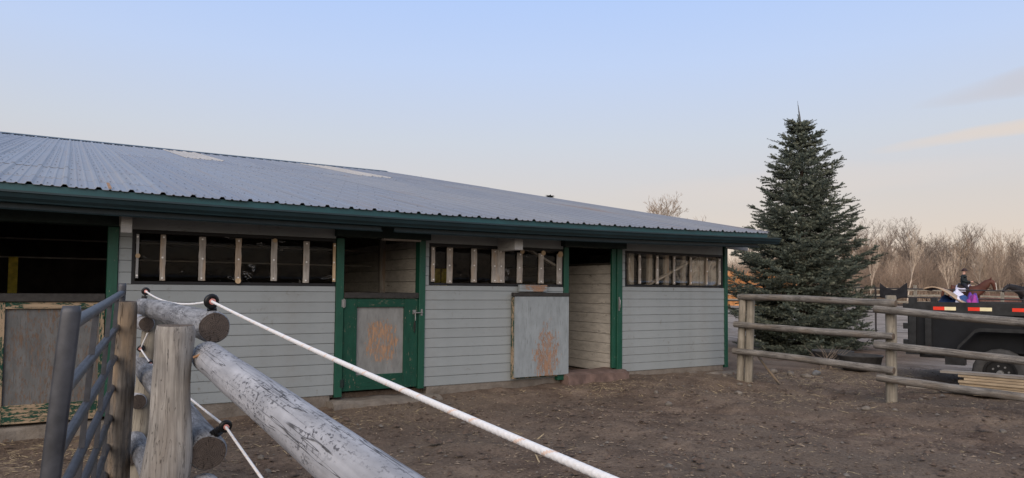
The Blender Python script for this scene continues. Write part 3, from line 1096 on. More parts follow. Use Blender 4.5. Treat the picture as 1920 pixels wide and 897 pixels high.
# end wall, back wall and interior
m = MB(24)
vs = [(10.56, YW + 0.05, -0.1), (10.56, RIDGE_Y + 18, -0.1), (10.56, RIDGE_Y + 18, 2.5), (10.56, RIDGE_Y, zr - 0.1), (10.56, YW + 0.05, rz(YW) - 0.1)]
vs2 = [(10.50, b, c) for a, b, c in vs]
m.add(vs + vs2, [(0, 1, 2, 3, 4), (9, 8, 7, 6, 5)] + [(j, 5 + j, 5 + (j + 1) % 5, (j + 1) % 5) for j in range(5)])
m.build('end_wall', 'siding', barn)
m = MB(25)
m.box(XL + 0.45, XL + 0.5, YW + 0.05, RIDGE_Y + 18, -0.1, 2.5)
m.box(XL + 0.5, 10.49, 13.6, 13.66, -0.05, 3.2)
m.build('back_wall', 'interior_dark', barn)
m = MB(26)
m.box(XL + 0.5, 10.49, YW + 0.12, 13.6, -0.06, 0.02)
m.build('stall_floor', 'dirt', barn)


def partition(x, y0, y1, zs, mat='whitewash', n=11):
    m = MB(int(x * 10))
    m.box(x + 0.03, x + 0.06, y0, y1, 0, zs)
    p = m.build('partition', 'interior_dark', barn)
    z = 0.05
    i = 0
    rg_ = random.Random(int(x * 7))
    while z < zs - 0.08:
        h = rg_.uniform(0.150, 0.185)
        b = MB(i * 31 + int(x * 10))
        j = rg_.uniform(-0.003, 0.003)
        b.box(x + j, x + 0.03 + j, y0 + 0.003, y1, z, min(z + h - 0.006, zs), grain='y', bev=0.004)
        b.build('plank', mat, p)
        z += h
        i += 1
    return p


pt = partition(7.90, YW + 0.11, 13.3, 1.92)
partition(4.42, YW + 0.12, 13.3, 2.16)
partition(-1.0, YW + 0.12, 13.3, 2.16)
partition(10.44, YW + 0.06, 13.3, 2.3)
m = MB(27)
m.box(4.33, 4.42, 11.02, 11.11, 0.05, 2.3)
m.build('stud', 'wood_bar', barn)
m = MB(28)
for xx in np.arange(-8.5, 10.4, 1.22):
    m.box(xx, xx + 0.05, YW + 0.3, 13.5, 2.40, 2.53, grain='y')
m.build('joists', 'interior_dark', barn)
# loose timber inside, seen through the openings
for nm, mt, args in (
        ('plank_upright', 'yellow_wood', (-0.64, -0.54, 11.2, 11.24, 0.05, 1.80)),
        ('plank_upright', 'yellow_wood', (-0.96, -0.86, 11.25, 11.29, 0.05, 1.80)),
        ('plank_upright', 'yellow_wood', (5.25, 5.36, 10.9, 10.94, 0.05, 1.78)),
        ('plank_upright', 'yellow_wood', (5.385, 5.49, 10.9, 10.94, 0.05, 1.78)),
        ('plank_upright', 'wood_bar', (5.02, 5.20, 10.95, 10.99, 0.05, 1.78)),
        ('plank_upright', 'wood_pale', (8.28, 8.38, 9.44, 9.50, 0.05, 2.4)),
        ('plank_upright', 'wood_pale', (8.72, 8.81, 9.44, 9.50, 0.05, 2.4)),
        ('plank_upright', 'wood_pale', (9.12, 9.21, 9.44, 9.50, 0.05, 2.4)),
        ('plank_upright', 'wood_pale', (9.55, 9.63, 9.44, 9.50, 0.05, 2.4)),
        ('plank_upright', 'wood_pale', (9.80, 9.99, 9.46, 9.50, 0.05, 2.4)),
        ('plank_upright', 'wood_pale', (10.0, 10.13, 9.44, 9.50, 0.05, 2.4)),
        ('plank_upright', 'wood_pale', (10.30, 10.44, 9.44, 9.50, 0.05, 2.4))):
    m = MB(int(args[0] * 97) % 999)
    m.box(*args)
    m.build(nm, mt, barn)
m = MB(30)
m.beam((8.62, 9.415, 1.52), (9.98, 9.415, 2.10), 0.03, 0.09, up=(0, 1, 0))
m.build('brace', 'wood_pale', barn)
m = MB(31)
m.beam((9.66, 9.405, 1.50), (9.86, 9.405, 1.80), 0.02, 0.04, up=(0, 1, 0))
m.build('brace', 'wood_pale', barn)
m = MB(32)
m.beam((10.12, 9.405, 1.75), (10.30, 9.405, 2.07), 0.02, 0.04, up=(0, 1, 0))
m.build('brace', 'wood_pale', barn)
m = MB(33)
m.beam((5.95, 9.45, 2.18), (6.85, 9.45, 1.76), 0.03, 0.09, up=(0, 1, 0))
m.build('brace', 'wood_bar', barn)

for zz in (1.80, 2.05):
    m = MB(35)
    m.box(-0.96, 4.40, 11.6, 11.63, zz, zz + 0.02, grain='x')
    m.build('inner_rail', 'wood_bar', barn)
# foundation and sills
for a, b, z0, z1 in ((XL + 0.5, -0.92, -0.4, -0.01), (0.52, 3.0, -0.4, 0.028), (4.4, 6.74, -0.4, 0.056), (8.06, 10.50, -0.4, 0.074)):
    m = MB(34)
    m.box(a, b - 0.002, YW - 0.012, YW + 0.2, z0, z1, bev=0.006)
    m.build('foundation', 'concrete', barn)


def lumpy_slab(name, x0, x1, y0, y1, z0, z1, mat, seed, amp=0.02, nu=14, nv=5):
    m = MB(seed)

    def top(u, v):
        x = x0 + (x1 - x0) * u
        y = y0 + (y1 - y0) * v
        nz_ = mnoise.noise(Vector((x * 3.1 + seed, y * 5.0, 0)))
        e = 1 if 0 < v else 0
        return (x + 0.01 * nz_, y + (0 if v > 0 else 0.05 * mnoise.noise(Vector((x * 4, seed, 2)))), z1 + amp * nz_ - (0.03 if v == 0 else 0))
    vs, fs, W = [], [], nv + 1
    for i in range(nu + 1):
        for j in range(nv + 1):
            vs.append(top(i / nu, j / nv))
    for i in range(nu):
        for j in range(nv):
            fs.append((i * W + j, (i + 1) * W + j, (i + 1) * W + j + 1, i * W + j + 1))
    n0 = len(vs)
    for i in range(nu + 1):
        vs.append((vs[i * W][0], vs[i * W][1] - 0.03, z0))
    for i in range(nu):
        fs.append((n0 + i, n0 + i + 1, (i + 1) * W, i * W))
    for side in (0, nu):
        base = len(vs)
        vs += [(vs[side * W][0], y1, z0), (vs[side * W][0], y0, z0)]
        ring = [side * W + j for j in range(nv + 1)]
        fs.append(tuple(ring) + (base, base + 1))
    m.add(vs, fs)
    return m.build(name, mat, barn)


lumpy_slab('door_sill', 2.95, 4.50, 9.02, YW + 0.15, -0.3, -0.045, 'concrete', 3, 0.03)
lumpy_slab('door_sill', 6.74, 8.00, 9.12, YW + 0.3, -0.3, 0.118, 'concrete_red', 5, 0.02)
lumpy_slab('door_sill', -0.9, 0.5, 9.22, YW + 0.15, -0.4, -0.075, 'concrete', 8, 0.015)
lumpy_slab('broken_footing', 9.55, 10.72, 9.02, YW + 0.0, -0.35, -0.035, 'concrete', 9, 0.05)

# windows: black edged vinyl held by timber strips and washers
def window(x0, x1, z0, z1, strips, label, pucks=()):
    m = MB(int(x0 * 10) + 60)
    y0, y1 = YW - 0.020, YW - 0.004
    w = 0.035
    m.box(x0, x1, y0, y1, z1 - w, z1)
    m.box(x0, x1, y0, y1, z0, z0 + w)
    m.box(x0, x0 + w, y0 + .001, y1, z0 + w, z1 - w)
    m.box(x1 - w, x1, y0 + .001, y1, z0 + w, z1 - w)
    wn_ = m.build('window', 'black_frame', barn)
    tag(wn_, label)
    m = MB(1)
    m.sheet(lambda u, v: (x0 + w + (x1 - x0 - 2 * w) * u, YW - 0.010 + 0.004 * mnoise.noise(Vector((u * 9 + x0, v * 3, 0))), z0 + w + (z1 - z0 - 2 * w) * v), 24, 6, 0.0015)
    m.build('pane', 'vinyl', wn_)
    for i, (a, b, mt, lo, hi) in enumerate(strips):
        m = MB(i + int(x0 * 100))
        rg_ = random.Random(i * 7 + int(x0 * 10))
        n = 7
        zz0, zz1 = z0 + lo, z1 - hi
        vs, lc = [], []
        o_ = rg_.uniform(0, 30)
        wav = 0.0035 if b - a > 0.05 else 0.002
        for t in range(n + 1):
            z = zz0 + (zz1 - zz0) * t / n
            dl, dr = rg_.uniform(-wav, wav), rg_.uniform(-wav, wav)
            for xx, yy in ((a + dl, YW - 0.042), (b + dr, YW - 0.042), (b + dr, YW - 0.022), (a + dl, YW - 0.022)):
                vs.append((xx, yy, z))
                lc.append((xx + o_, yy + o_, z + o_))
        fs = [(t * 4 + j, t * 4 + (j + 1) % 4, t * 4 + 4 + (j + 1) % 4, t * 4 + 4 + j) for t in range(n) for j in range(4)] + [(0, 3, 2, 1), (n * 4, n * 4 + 1, n * 4 + 2, n * 4 + 3)]
        m.add(vs, fs, 0, lc)
        m.build('batten', mt, wn_)
        s_ = MB(2)
        for zz in (zz0 + 0.03, (zz0 + zz1) / 2, zz1 - 0.03):
            s_.disc(((a + b) / 2 + rg_.uniform(-.006, .006), YW - 0.046, zz), (0, 1, 0), 0.0115, 0.006, 12)
        tag(s_.build('screw_washers', 'washer', wn_), kind='stuff')
    for (px, pz, r) in pucks:
        m = MB(9)
        m.disc((px, YW - 0.052, pz), (0, 1, 0), r, 0.014, 16)
        m.build('wood_puck', 'wood_fresh', wn_)
    return wn_


window(-3.6, -1.0, 1.46, 2.09, [(-3.4 + i * 0.45, -3.33 + i * 0.45, 'wood_bar', .05, .05) for i in range(5)], 'clear window left of the worn grey half door')
window(0.63, 3.036, 1.462, 2.092, [(0.672, 0.700, 'steel', .07, .05), (0.925, 0.982, 'wood_bar', .045, .045), (1.345, 1.420, 'wood_bar', .05, .05), (1.765, 1.832, 'wood_bar', .06, .05),
                                   (2.195, 2.268, 'wood_bar', .06, .04), (2.603, 2.680, 'wood_bar', .04, .05), (2.996, 3.030, 'wood_fresh', .06, .06)],
       'longest dark window with seven strips', [(0.690, 1.79, 0.026), (1.80, 1.515, 0.034), (2.235, 2.035, 0.026)])
window(4.407, 6.780, 1.492, 2.092, [(4.438, 4.490, 'wood_bar', .05, .05), (4.685, 4.772, 'wood_bar', .03, .05), (5.090, 5.178, 'wood_bar', .05, .05), (5.440, 5.530, 'wood_bar', .05, .05), (5.534, 5.662, 'wood_bar', .05, .05),
                                    (5.895, 5.985, 'wood_bar', .05, .08), (6.292, 6.386, 'wood_bar', .05, .08), (6.646, 6.738, 'wood_bar', .04, .08)],
       'middle window behind the jutting rafter tail', [(5.975, 2.03, 0.036), (6.37, 2.02, 0.038), (6.70, 2.01, 0.048)])
window(8.080, 10.488, 1.510, 2.118, [(8.375, 8.425, 'wood_bar', .05, .06), (8.785, 8.835, 'wood_bar', .05, .06), (9.195, 9.240, 'wood_bar', .05, .06), (9.608, 9.655, 'wood_bar', .05, .06), (10.022, 10.068, 'wood_bar', .05, .06),
                                     (10.355, 10.412, 'wood_bar', .05, .06)],
       'window nearest the spruce with a diagonal timber behind it')


# half doors
def half_door(x0, x1, z0, z1, px0, px1, pz0, pz1, rail, panel, label, y=YW + 0.0, ledge=None):
    m = MB(int(x0 * 10) + 80)
    m.box(px0 - 0.02, px1 + 0.02, y + 0.012, y + 0.03, pz0 - 0.02, pz1 + 0.02)
    d = m.build('half_door', panel, barn)
    tag(d, label)
    for nm, a in (('stile', (x0, px0, z0, z1)), ('stile', (px1, x1, z0, z1)), ('rail', (px0 + .001, px1 - .001, pz1, z1)), ('rail', (px0 + .001, px1 - .001, z0, pz0))):
        m = MB(int(a[0] * 100) + int(a[2] * 10))
        m.box(a[0], a[1], y - 0.022 if nm == 'stile' else y - 0.020, y + 0.03, a[2], a[3], grain='z' if nm == 'stile' else 'x', bev=0.003)
        m.build(nm, rail, d)
    if ledge:
        m = MB(5)
        m.box(x0 - 0.0, x1 + 0.0, y - 0.045, y + 0.05, ledge[0], ledge[1], grain='x', bev=0.006)
        m.build('ledge', 'ledge_dark', d)
    return d


d1 = half_door(3.160, 4.243, 0.060, 1.300, 3.348, 4.036, 0.262, 1.182, 'green_worn', 'panel_grey', 'green framed half door with peeling grey panel', ledge=(1.303, 1.382))
d0 = half_door(-0.755, 0.378, -0.045, 1.255, -0.545, 0.330, 0.152, 1.182, 'green_flaking', 'panel_old', 'badly worn half door behind the metal gate', ledge=(1.258, 1.350))
# hinges and latch
for z in (1.235, 0.17):
    m = MB(3)
    m.box(3.122, 3.150, YW - 0.052, YW - 0.046, z - 0.05, z + 0.05)
    m.box(3.160, 3.185, YW - 0.028, YW - 0.022, z - 0.05, z + 0.05)
    m.tube([(3.154, YW - 0.05, z - 0.06), (3.154, YW - 0.05, z + 0.06)], 0.009, 8)
    m.build('hinge', 'green_dark' if z < 1 else 'steel', d1)
m = MB(4)
m.tube([(4.17, YW - 0.05, 1.10), (4.30, YW - 0.065, 1.10)], 0.008, 8)
m.tube([(4.19, YW - 0.05, 1.10), (4.19, YW - 0.06, 0.99)], 0.007, 8)
m.box(4.16, 4.21, YW - 0.032, YW - 0.022, 1.08, 1.14)
m.box(4.275, 4.302, YW - 0.054, YW - 0.046, 1.06, 1.15)
m.build('latch', 'steel', d1)
m = MB(4)
m.tube([(4.19, YW - 0.035, 0.98), (4.175, YW - 0.035, 0.90), (4.19, YW - 0.035, 0.82), (4.20, YW - 0.035, 0.92), (4.19, YW - 0.035, 0.98)], 0.006, 6)
m.build('chain', 'pipe_dark', d1)
m = MB(4)
m.tube([(7.93, YW - 0.055, 1.30), (7.93, YW - 0.075, 1.27), (7.93, YW - 0.075, 1.16), (7.93, YW - 0.055, 1.13)], 0.008, 8)
m.box(7.915, 7.945, YW - 0.052, YW - 0.046, 1.10, 1.33)
m.build('hook', 'steel', barn)
# open half door folded back against the wall
m = MB(90)
yo = YW - 0.14
m.box(5.80, 6.812, yo, yo + 0.035, 0.105, 1.335, bev=0.003)
od = m.build('open_half_door', 'panel_leaning', barn)
tag(od, 'open half door folded back against the wall, grey with orange wear')
m = MB(91)
m.box(5.775, 6.80, yo + 0.037, yo + 0.075, 0.085, 1.325)
m.build('door_back', 'green_flaking', od)
m = MB(92)
m.box(5.775, 6.815, yo - 0.012, yo + 0.08, 1.338, 1.395, grain='x', bev=0.006)
m.build('ledge', 'ledge_dark', od)
m = MB(93)
m.box(5.90, 6.42, YW - 0.10, YW - 0.05, 1.41, 1.515, grain='x', bev=0.004)
m.build('peeling_plank', 'panel_leaning', barn)
m = MB(94)
m.box(6.62, 6.80, yo + 0.03, YW - 0.03, 0.02, 0.10, grain='x')
m.build('door_foot', 'green', od)

# ------------------------------------------------------------------ foreground post and rail fence
fence = thing('log_rail_fence', 'near log fence of round rails running from the camera to the barn', 'fence', (0.5, 3.3, -0.15))


def post_log(p0, p1, r0, r1, mat, parent, seed, nm='post', n=20, seg=14, **k_):
    m = MB(seed)
    m.log(p0, p1, r0, r1, n=n, seg=seg, capmi=1, **k_)
    return m.build(nm, [mat[0], mat[1]], parent)


post_log((0.38, 3.30, -0.3), (0.372, 3.256, 1.285), 0.086, 0.072, ('post_wood', 'end_brown'), fence, 101, n=28, seg=26, rough=0.14, lump=0.62)
post_log((0.46, 6.03, -0.35), (0.565, 5.905, 1.255), 0.085, 0.075, ('post_tan', 'end_brown'), fence, 102, rough=0.08, lump=0.08)
post_log((0.49, 8.6, -0.35), (0.50, 8.6, 1.2), 0.075, 0.07, ('post_tan', 'end_brown'), fence, 103, rough=0.08)
LG, LB = ('log_grey', 'end_dark'), ('log_bark', 'end_dark')
post_log((0.495, 6.12, 1.288), (0.555, 3.340, 1.275), 0.062, 0.070, LB, fence, 104, nm='rail', n=26, seg=22, rough=0.06, bow=0.012, lump=0.05)
post_log((0.489, 6.12, 0.868), (0.527, 3.235, 0.745), 0.067, 0.078, LB, fence, 105, nm='rail', n=26, seg=22, rough=0.06, bow=-0.01, lump=0.06)
post_log((0.465, 6.15, 0.325), (0.45, 3.15, 0.380), 0.060, 0.072, LB, fence, 106, nm='rail', n=22, seg=20, rough=0.06, lump=0.05)
post_log((0.528, 3.36, 1.145), (0.585, 0.35, 0.975), 0.065, 0.067, LG, fence, 107, nm='rail', n=36, seg=40, rough=0.035, bow=0.008, lump=0.02)
post_log((0.519, 3.32, 0.585), (0.58, 0.35, 0.50), 0.072, 0.078, LG, fence, 108, nm='rail', n=26, seg=24, rough=0.05)
post_log((0.510, 3.35, 0.18), (0.57, 0.35, 0.14), 0.070, 0.078, LG, fence, 109, nm='rail', n=22, seg=20, rough=0.05)
post_log((0.60, 0.22, -0.3), (0.60, 0.22, 1.15), 0.09, 0.085, ('post_wood', 'end_brown'), fence, 110, rough=0.1, lump=0.1)
post_log((0.501, 5.80, 1.170), (0.49, 8.66, 1.13), 0.056, 0.052, LG, fence, 111, nm='rail', seg=14)
post_log((0.468, 5.85, 0.607), (0.48, 8.66, 0.66), 0.058, 0.054, LG, fence, 112, nm='rail', seg=14)
post_log((0.431, 5.90, 0.193), (0.47, 8.66, 0.22), 0.055, 0.052, LG, fence, 113, nm='rail', seg=14)
# rusty staple on the near post
m = MB(114)
m.tube([(0.455, 3.205, 1.155), (0.475, 3.185, 1.165), (0.50, 3.20, 1.18)], 0.006, 6)
m.build('staple', 'rust', fence)


def insulator(c, axis_, stem_to, r=0.026):
    m = MB(1)
    c = Vector(c)
    ax = Vector(axis_).normalized()
    # ring as a torus
    ref = Vector((0, 0, 1))
    a = ax.cross(ref).normalized()
    b = a.cross(ax)
    pts = [c + (a * math.cos(t) + b * math.sin(t)) * (r * 0.72) for t in np.linspace(0, 2 * math.pi, 21)]
    m.tube(pts, r * 0.36, 8, caps=False)
    st = Vector(stem_to)
    d = (st - c).normalized()
    m.tube([c + d * r * 0.8, st], [0.007, 0.009], 8)
    for t in (0.3, 0.48, 0.66, 0.82):
        m.disc(c + d * r + (st - c - d * r) * t, d, 0.020, 0.006, 12)
    ins = m.build('insulator', 'black_plastic', fence)
    m = MB(2)
    m.disc(c - ax * 0.004, ax, r * 0.42, 0.02, 14, r_in=r * 0.2)
    m.build('bushing', 'pink_plastic', ins)
    return ins


ropeA, ropeB, ropeC = Vector((0.510, 6.05, 1.405)), Vector((0.545, 3.380, 1.382)), Vector((0.516, 0.632, 1.249))
insulator(ropeA, (0, 1, 0.1), (0.500, 6.05, 1.34), 0.028)
insulator(ropeB, (-0.3, 1, 0.1), (0.552, 3.40, 1.338), 0.032)
insulator((0.467, 5.80, 0.993), (0.3, 1, 0), (0.49, 5.92, 1.0), 0.022)
insulator((0.515, 5.55, 0.905), (0.3, 1, 0), (0.50, 5.62, 0.87), 0.022)
ins5 = Vector((0.585, 3.20, 0.862))
insulator(ins5, (-0.2, 1, 0.2), (0.545, 3.28, 0.812), 0.026)


def rope(name, pts, r, label, seed, turns=105.0):
    pts = [Vector(p) for p in pts]
    m = MB(seed)
    n = 14
    vs, mis, fs = [], [], []
    L = 0
    for i, p in enumerate(pts):
        d = (pts[min(i + 1, len(pts) - 1)] - pts[max(i - 1, 0)]).normalized()
        a = d.cross(Vector((0, 0, 1))).normalized()
        b = a.cross(d)
        if i:
            L += (p - pts[i - 1]).length
        for j in range(n):
            t_ = 2 * math.pi * j / n
            br = max(abs(math.cos(2 * t_ - L * turns * 2)), abs(math.cos(2 * t_ + L * turns * 2)))
            rr = r * (0.80 + 0.25 * br)
            vs.append(p + (a * math.cos(t_) + b * math.sin(t_)) * rr)
            if i < len(pts) - 1:
                ph = (t_ - L * turns * 0.9) % (2 * math.pi)
                ph2 = (t_ + L * turns * 0.9) % (2 * math.pi)
                mis.append(1 if ph < 0.75 and math.sin(L * turns * 0.62) > -0.2 else 0)
    for i in range(len(pts) - 1):
        for j in range(n):
            fs.append((i * n + j, i * n + (j + 1) % n, (i + 1) * n + (j + 1) % n, (i + 1) * n + j))
    m.add(vs, fs, mis, None, True)
    return tag(m.build(name, ['rope_white', 'rope_orange']), label, 'rope')


def span(a, b, sag, n):
    a, b = Vector(a), Vector(b)
    return [a.lerp(b, i / n) - Vector((0, 0, sag * 4 * (i / n) * (1 - i / n))) for i in range(n)]


endp = ropeC + (ropeC - ropeB) * 0.25
rope('electric_rope', span(ropeA, ropeB, 0.045, 80) + span(ropeB, endp, 0.012, 1500) + [endp], 0.0056, 'white braided rope with orange flecks stretched above the top rail', 5)
lowpts = [(0.505, 5.74, 1.10), (0.467, 5.80, 0.993), (0.515, 5.55, 0.905), (0.60, 3.2, 0.862)]
rope('electric_rope', span((0.505, 5.74, 1.11), (0.467, 5.80, 0.993), 0.0, 6) + span((0.467, 5.80, 0.993), (0.515, 5.55, 0.905), 0.002, 12) + span((0.515, 5.55, 0.905), ins5, 0.01, 120) + span(ins5, (0.57, 1.0, 0.70), 0.01, 700), 0.0052, 'thinner white rope threaded below the top rail through small insulators', 6)

# ------------------------------------------------------------------ tube gate with wooden gate post
gate = thing('tube_gate', 'grey metal tube gate standing ajar at left', 'gate', (0.0, 2.55, -0.1))
GA, GB = Vector((0.014, 2.55, 0)), Vector((0.316, 5.42, 0))
gl_ = (GB - GA)


def gp(t, z):
    return GA + gl_ * t + Vector((0.075 * (z - 1.36) * (1 - 0.45 * t), 0, z + 0.07 * t))


def stile(t, w, nm, ztop, zbot=0.14):
    m = MB(int(t * 100) + 3)
    d = gl_.normalized()
    pr = Vector((-d.y, d.x, 0))
    pts = [gp(t, zbot) - Vector((0, 0, 0))]
    # flattened tube with a folded top
    n = 12
    vs, fs = [], []
    lean = Vector((-0.02, 0, 0))
    prof = [(zbot, 1.0), (0.5, 1.0), (1.0, 1.0), (ztop - 0.06, 1.0), (ztop - 0.02, 0.98), (ztop, 0.86)]
    for z, sc in prof:
        c = gp(t, z)
        for j in range(n):
            a = 2 * math.pi * j / n
            ca, sa = math.cos(a), math.sin(a)
            ca = math.copysign(abs(ca) ** 0.5, ca)
            sa = math.copysign(abs(sa) ** 0.5, sa)
            vs.append(c + (pr * ca * w / 2 + d * sa * w * 0.42) * sc)
    for i in range(len(prof) - 1):
        for j in range(n):
            fs.append((i * n + j, i * n + (j + 1) % n, (i + 1) * n + (j + 1) % n, (i + 1) * n + j))
    fs.append(tuple(range((len(prof) - 1) * n, len(prof) * n)))
    m.add(vs, fs, 0, None, True)
    m.build(nm, 'gate_metal', gate)


stile(0.0, 0.056, 'stile', 1.385)
stile(1.0, 0.050, 'stile', 1.392)
BZ = [1.325, 1.120, 0.925, 0.735, 0.545, 0.36, 0.18]
for z in BZ:
    m = MB(int(z * 100))
    m.tube([gp(0.004, z), gp(0.5, z - 0.004), gp(0.994, z)], 0.021 if z > 1.2 else 0.019, 12)
    m.build('bar', 'gate_metal', gate)
for t in (0.33, 0.62, 0.83):
    m = MB(int(t * 100))
    d = gl_.normalized()
    m.beam(gp(t, 0.14), gp(t, 1.315), 0.022, 0.020, up=d)
    m.build('brace', 'gate_metal', gate)
gpost = MB(120)
gpost.log((0.305, 5.31, -0.35), (0.333, 5.221, 1.345), 0.072, 0.068, n=24, seg=24, capmi=1, rough=0.12, lump=0.12)
tag(gpost.build('gate_post', ['post_dark', 'end_brown']), 'dark weathered gate post patched with bare wood, beside the metal gate', 'post')

# ------------------------------------------------------------------ right hand rail fence
rf = thing('rail_fence', 'weathered three rail fence in front of the spruce and trailer', 'fence', (10.1, 6.5, -0.1))
PT, RW = ('post_tan', 'end_brown'), ('rail_wood', 'end_brown')
post_log((9.93, 8.47, -0.4), (9.985, 8.44, 1.30), 0.062, 0.060, PT, rf, 131, n=16, rough=0.05)
post_log((10.00, 8.35, -0.4), (10.055, 8.32, 1.31), 0.072, 0.068, PT, rf, 132, n=16, rough=0.05)
post_log((10.20, 5.94, -0.4), (10.215, 5.94, 1.41), 0.078, 0.076, PT, rf, 133, n=16, rough=0.05)
post_log((10.42, 3.40, -0.4), (10.42, 3.40, 1.36), 0.078, 0.076, PT, rf, 134, n=16, rough=0.05)
for i, (a, b, r) in enumerate((((9.95, 8.50, 1.352), (10.10, 5.80, 1.302), 0.058), ((9.88, 8.53, 0.876), (10.08, 5.83, 0.815), 0.058), ((9.87, 8.55, 0.412), (10.08, 5.83, 0.340), 0.060),
                               ((10.06, 6.10, 1.212), (10.34, 3.30, 1.035), 0.061), ((10.06, 6.10, 0.688), (10.33, 3.30, 0.560), 0.060), ((10.05, 6.06, 0.218), (10.32, 3.30, 0.125), 0.060),
                               ((10.33, 3.5, 1.25), (10.40, 0.6, 1.2), 0.06), ((10.33, 3.5, 0.78), (10.40, 0.6, 0.7), 0.06), ((10.33, 3.5, 0.32), (10.40, 0.6, 0.28), 0.06))):
    post_log(a, b, r * 0.93, r * 0.90, RW, rf, 140 + i, nm='rail', n=16, seg=14, rough=0.12, bow=0.016 * (-1) ** i, lump=0.10)
m = MB(150)
m.log((10.02, 8.22, 0.42), (10.28, 7.92, -0.12), 0.018, 0.022, n=8, seg=5, rough=0.2)
tag(m.build('broken_stick', 'post_dark'), 'thin brown stick leaning under the rails by the double post', 'stick')

# ------------------------------------------------------------------ rocks, clods, straw and chips
rocks = [  # x, y, size, material, label
    (10.98, 9.30, (0.26, 0.17, 0.13), 'rock_grey', 'flat grey slab of stone between the barn corner and the double post'),
    (10.72, 9.10, (0.16, 0.12, 0.09), 'rock_grey', 'dark stone tucked against the foot of the barn corner'),
    (11.55, 9.05, (0.17, 0.13, 0.12), 'rock', 'rounded tan stone just right of the leaning stick'),
    (11.72, 8.78, (0.17, 0.13, 0.11), 'rock', 'second tan stone of the row below the spruce'),
    (11.80, 8.50, (0.20, 0.13, 0.10), 'rock', 'low flat stone, third of the row below the spruce'),
    (12.25, 8.60, (0.22, 0.14, 0.12), 'rock_grey', 'bluish grey stone at the right end of the row below the spruce'),
    (9.90, 8.78, (0.10, 0.07, 0.06), 'rock', 'small stone at the foot of the double fence post'),
    (9.62, 8.20, (0.10, 0.08, 0.06), 'rock', 'pale small stone left of two below the broken footing'),
    (9.72, 8.08, (0.08, 0.07, 0.05), 'rock', 'smaller pale stone right of two below the broken footing'),
    (8.30, 7.10, (0.11, 0.09, 0.08), 'rock', 'lone tan stone in the dirt left of the double post'),
    (7.02, 7.20, (0.11, 0.09, 0.08), 'rock', 'tan stone in the dirt before the grey wall nearest the spruce'),
    (7.40, 7.85, (0.07, 0.06, 0.06), 'rock', 'little stone near the wall below the last window'),
    (9.05, 5.62, (0.13, 0.10, 0.07), 'rock', 'flat pale stone on the dirt left of the single fence post'),
    (9.35, 5.40, (0.08, 0.06, 0.05), 'rock', 'small pale stone close to the single fence post'),
    (10.62, 5.75, (0.07, 0.06, 0.05), 'rock', 'pale pebble just behind the single fence post'),
    (9.20, 4.05, (0.10, 0.07, 0.05), 'rock', 'flat stone at the right edge of the paddock'),
    (1.57, 6.86, (0.075, 0.06, 0.05), 'rock', 'round stone on the dirt beside the log rail, farther of two'),
    (1.53, 6.46, (0.085, 0.06, 0.05), 'rock', 'round stone on the dirt beside the log rail, nearer of two'),
]


def rock_mesh(seed, sx_, sy_, sz_):
    bm = bmesh.new()
    bmesh.ops.create_icosphere(bm, subdivisions=3, radius=1)
    for v in bm.verts:
        p = v.co.copy()
        n_ = 1 + 0.22 * mnoise.noise(p * 1.2 + Vector((seed * 3.1, 0, 0))) + 0.08 * mnoise.noise(p * 3.3 + Vector((0, seed, 0)))
        v.co = Vector((p.x * sx_ / 2, p.y * sy_ / 2, p.z * sz_ / 2)) * n_
    me = bpy.data.meshes.new('rock')
    bm.to_mesh(me)
    bm.free()
    me.polygons.foreach_set('use_smooth', [True] * len(me.polygons))
    return me


for i, (x, y, s_, mt, lab) in enumerate(rocks):
    me = rock_mesh(i, *s_)
    me.materials.append(MATS[mt])
    o = place('rock', me, (x, y, gz(x, y) + s_[2] * 0.22))
    o.rotation_euler = (0, 0, i * 1.3)
    tag(o, lab, 'rock', 'loose rocks')


def scatter(name, mat, n, area, size, seed, flat=0.5, long=1.0, dens=None):
    rg_ = np.random.RandomState(seed)
    X = rg_.uniform(area[0], area[1], n)
    Y = rg_.uniform(area[2], area[3], n)
    if dens is not None:
        keep = rg_.uniform(0, 1, n) < dens(X, Y)
        X, Y = X[keep], Y[keep]
        n = len(X)
    Z = gzv(X, Y)
    S = size * rg_.lognormal(0, 0.45, n)
    A = rg_.uniform(0, 2 * math.pi, n)
    T = rg_.uniform(-0.5, 0.5, n)
    dx, dy = np.cos(A), np.sin(A)
    L = S * long
    W = S * flat
    c = np.stack([X, Y, Z + W * 0.35], -1)
    u = np.stack([dx * np.cos(T), dy * np.cos(T), np.sin(T) * 0.6], -1) * L[:, None] / 2
    v = np.stack([-dy, dx, np.zeros(n)], -1) * W[:, None] / 2
    w = np.stack([np.zeros(n), np.zeros(n), W * 0.45], -1)
    V = np.stack([c - u - v * 0.5, c - u * 0.6 + v, c + u + v * 0.4, c + u * 0.7 - v, c + w], 1).reshape(-1, 3)
    b = np.arange(n)[:, None] * 5
    F_ = np.concatenate([b + np.array(t)[None] for t in ((0, 3, 4), (3, 2, 4), (2, 1, 4), (1, 0, 4))], 0)
    o = raw_mesh(name, V, F_, mat)
    return tag(o, kind='stuff')


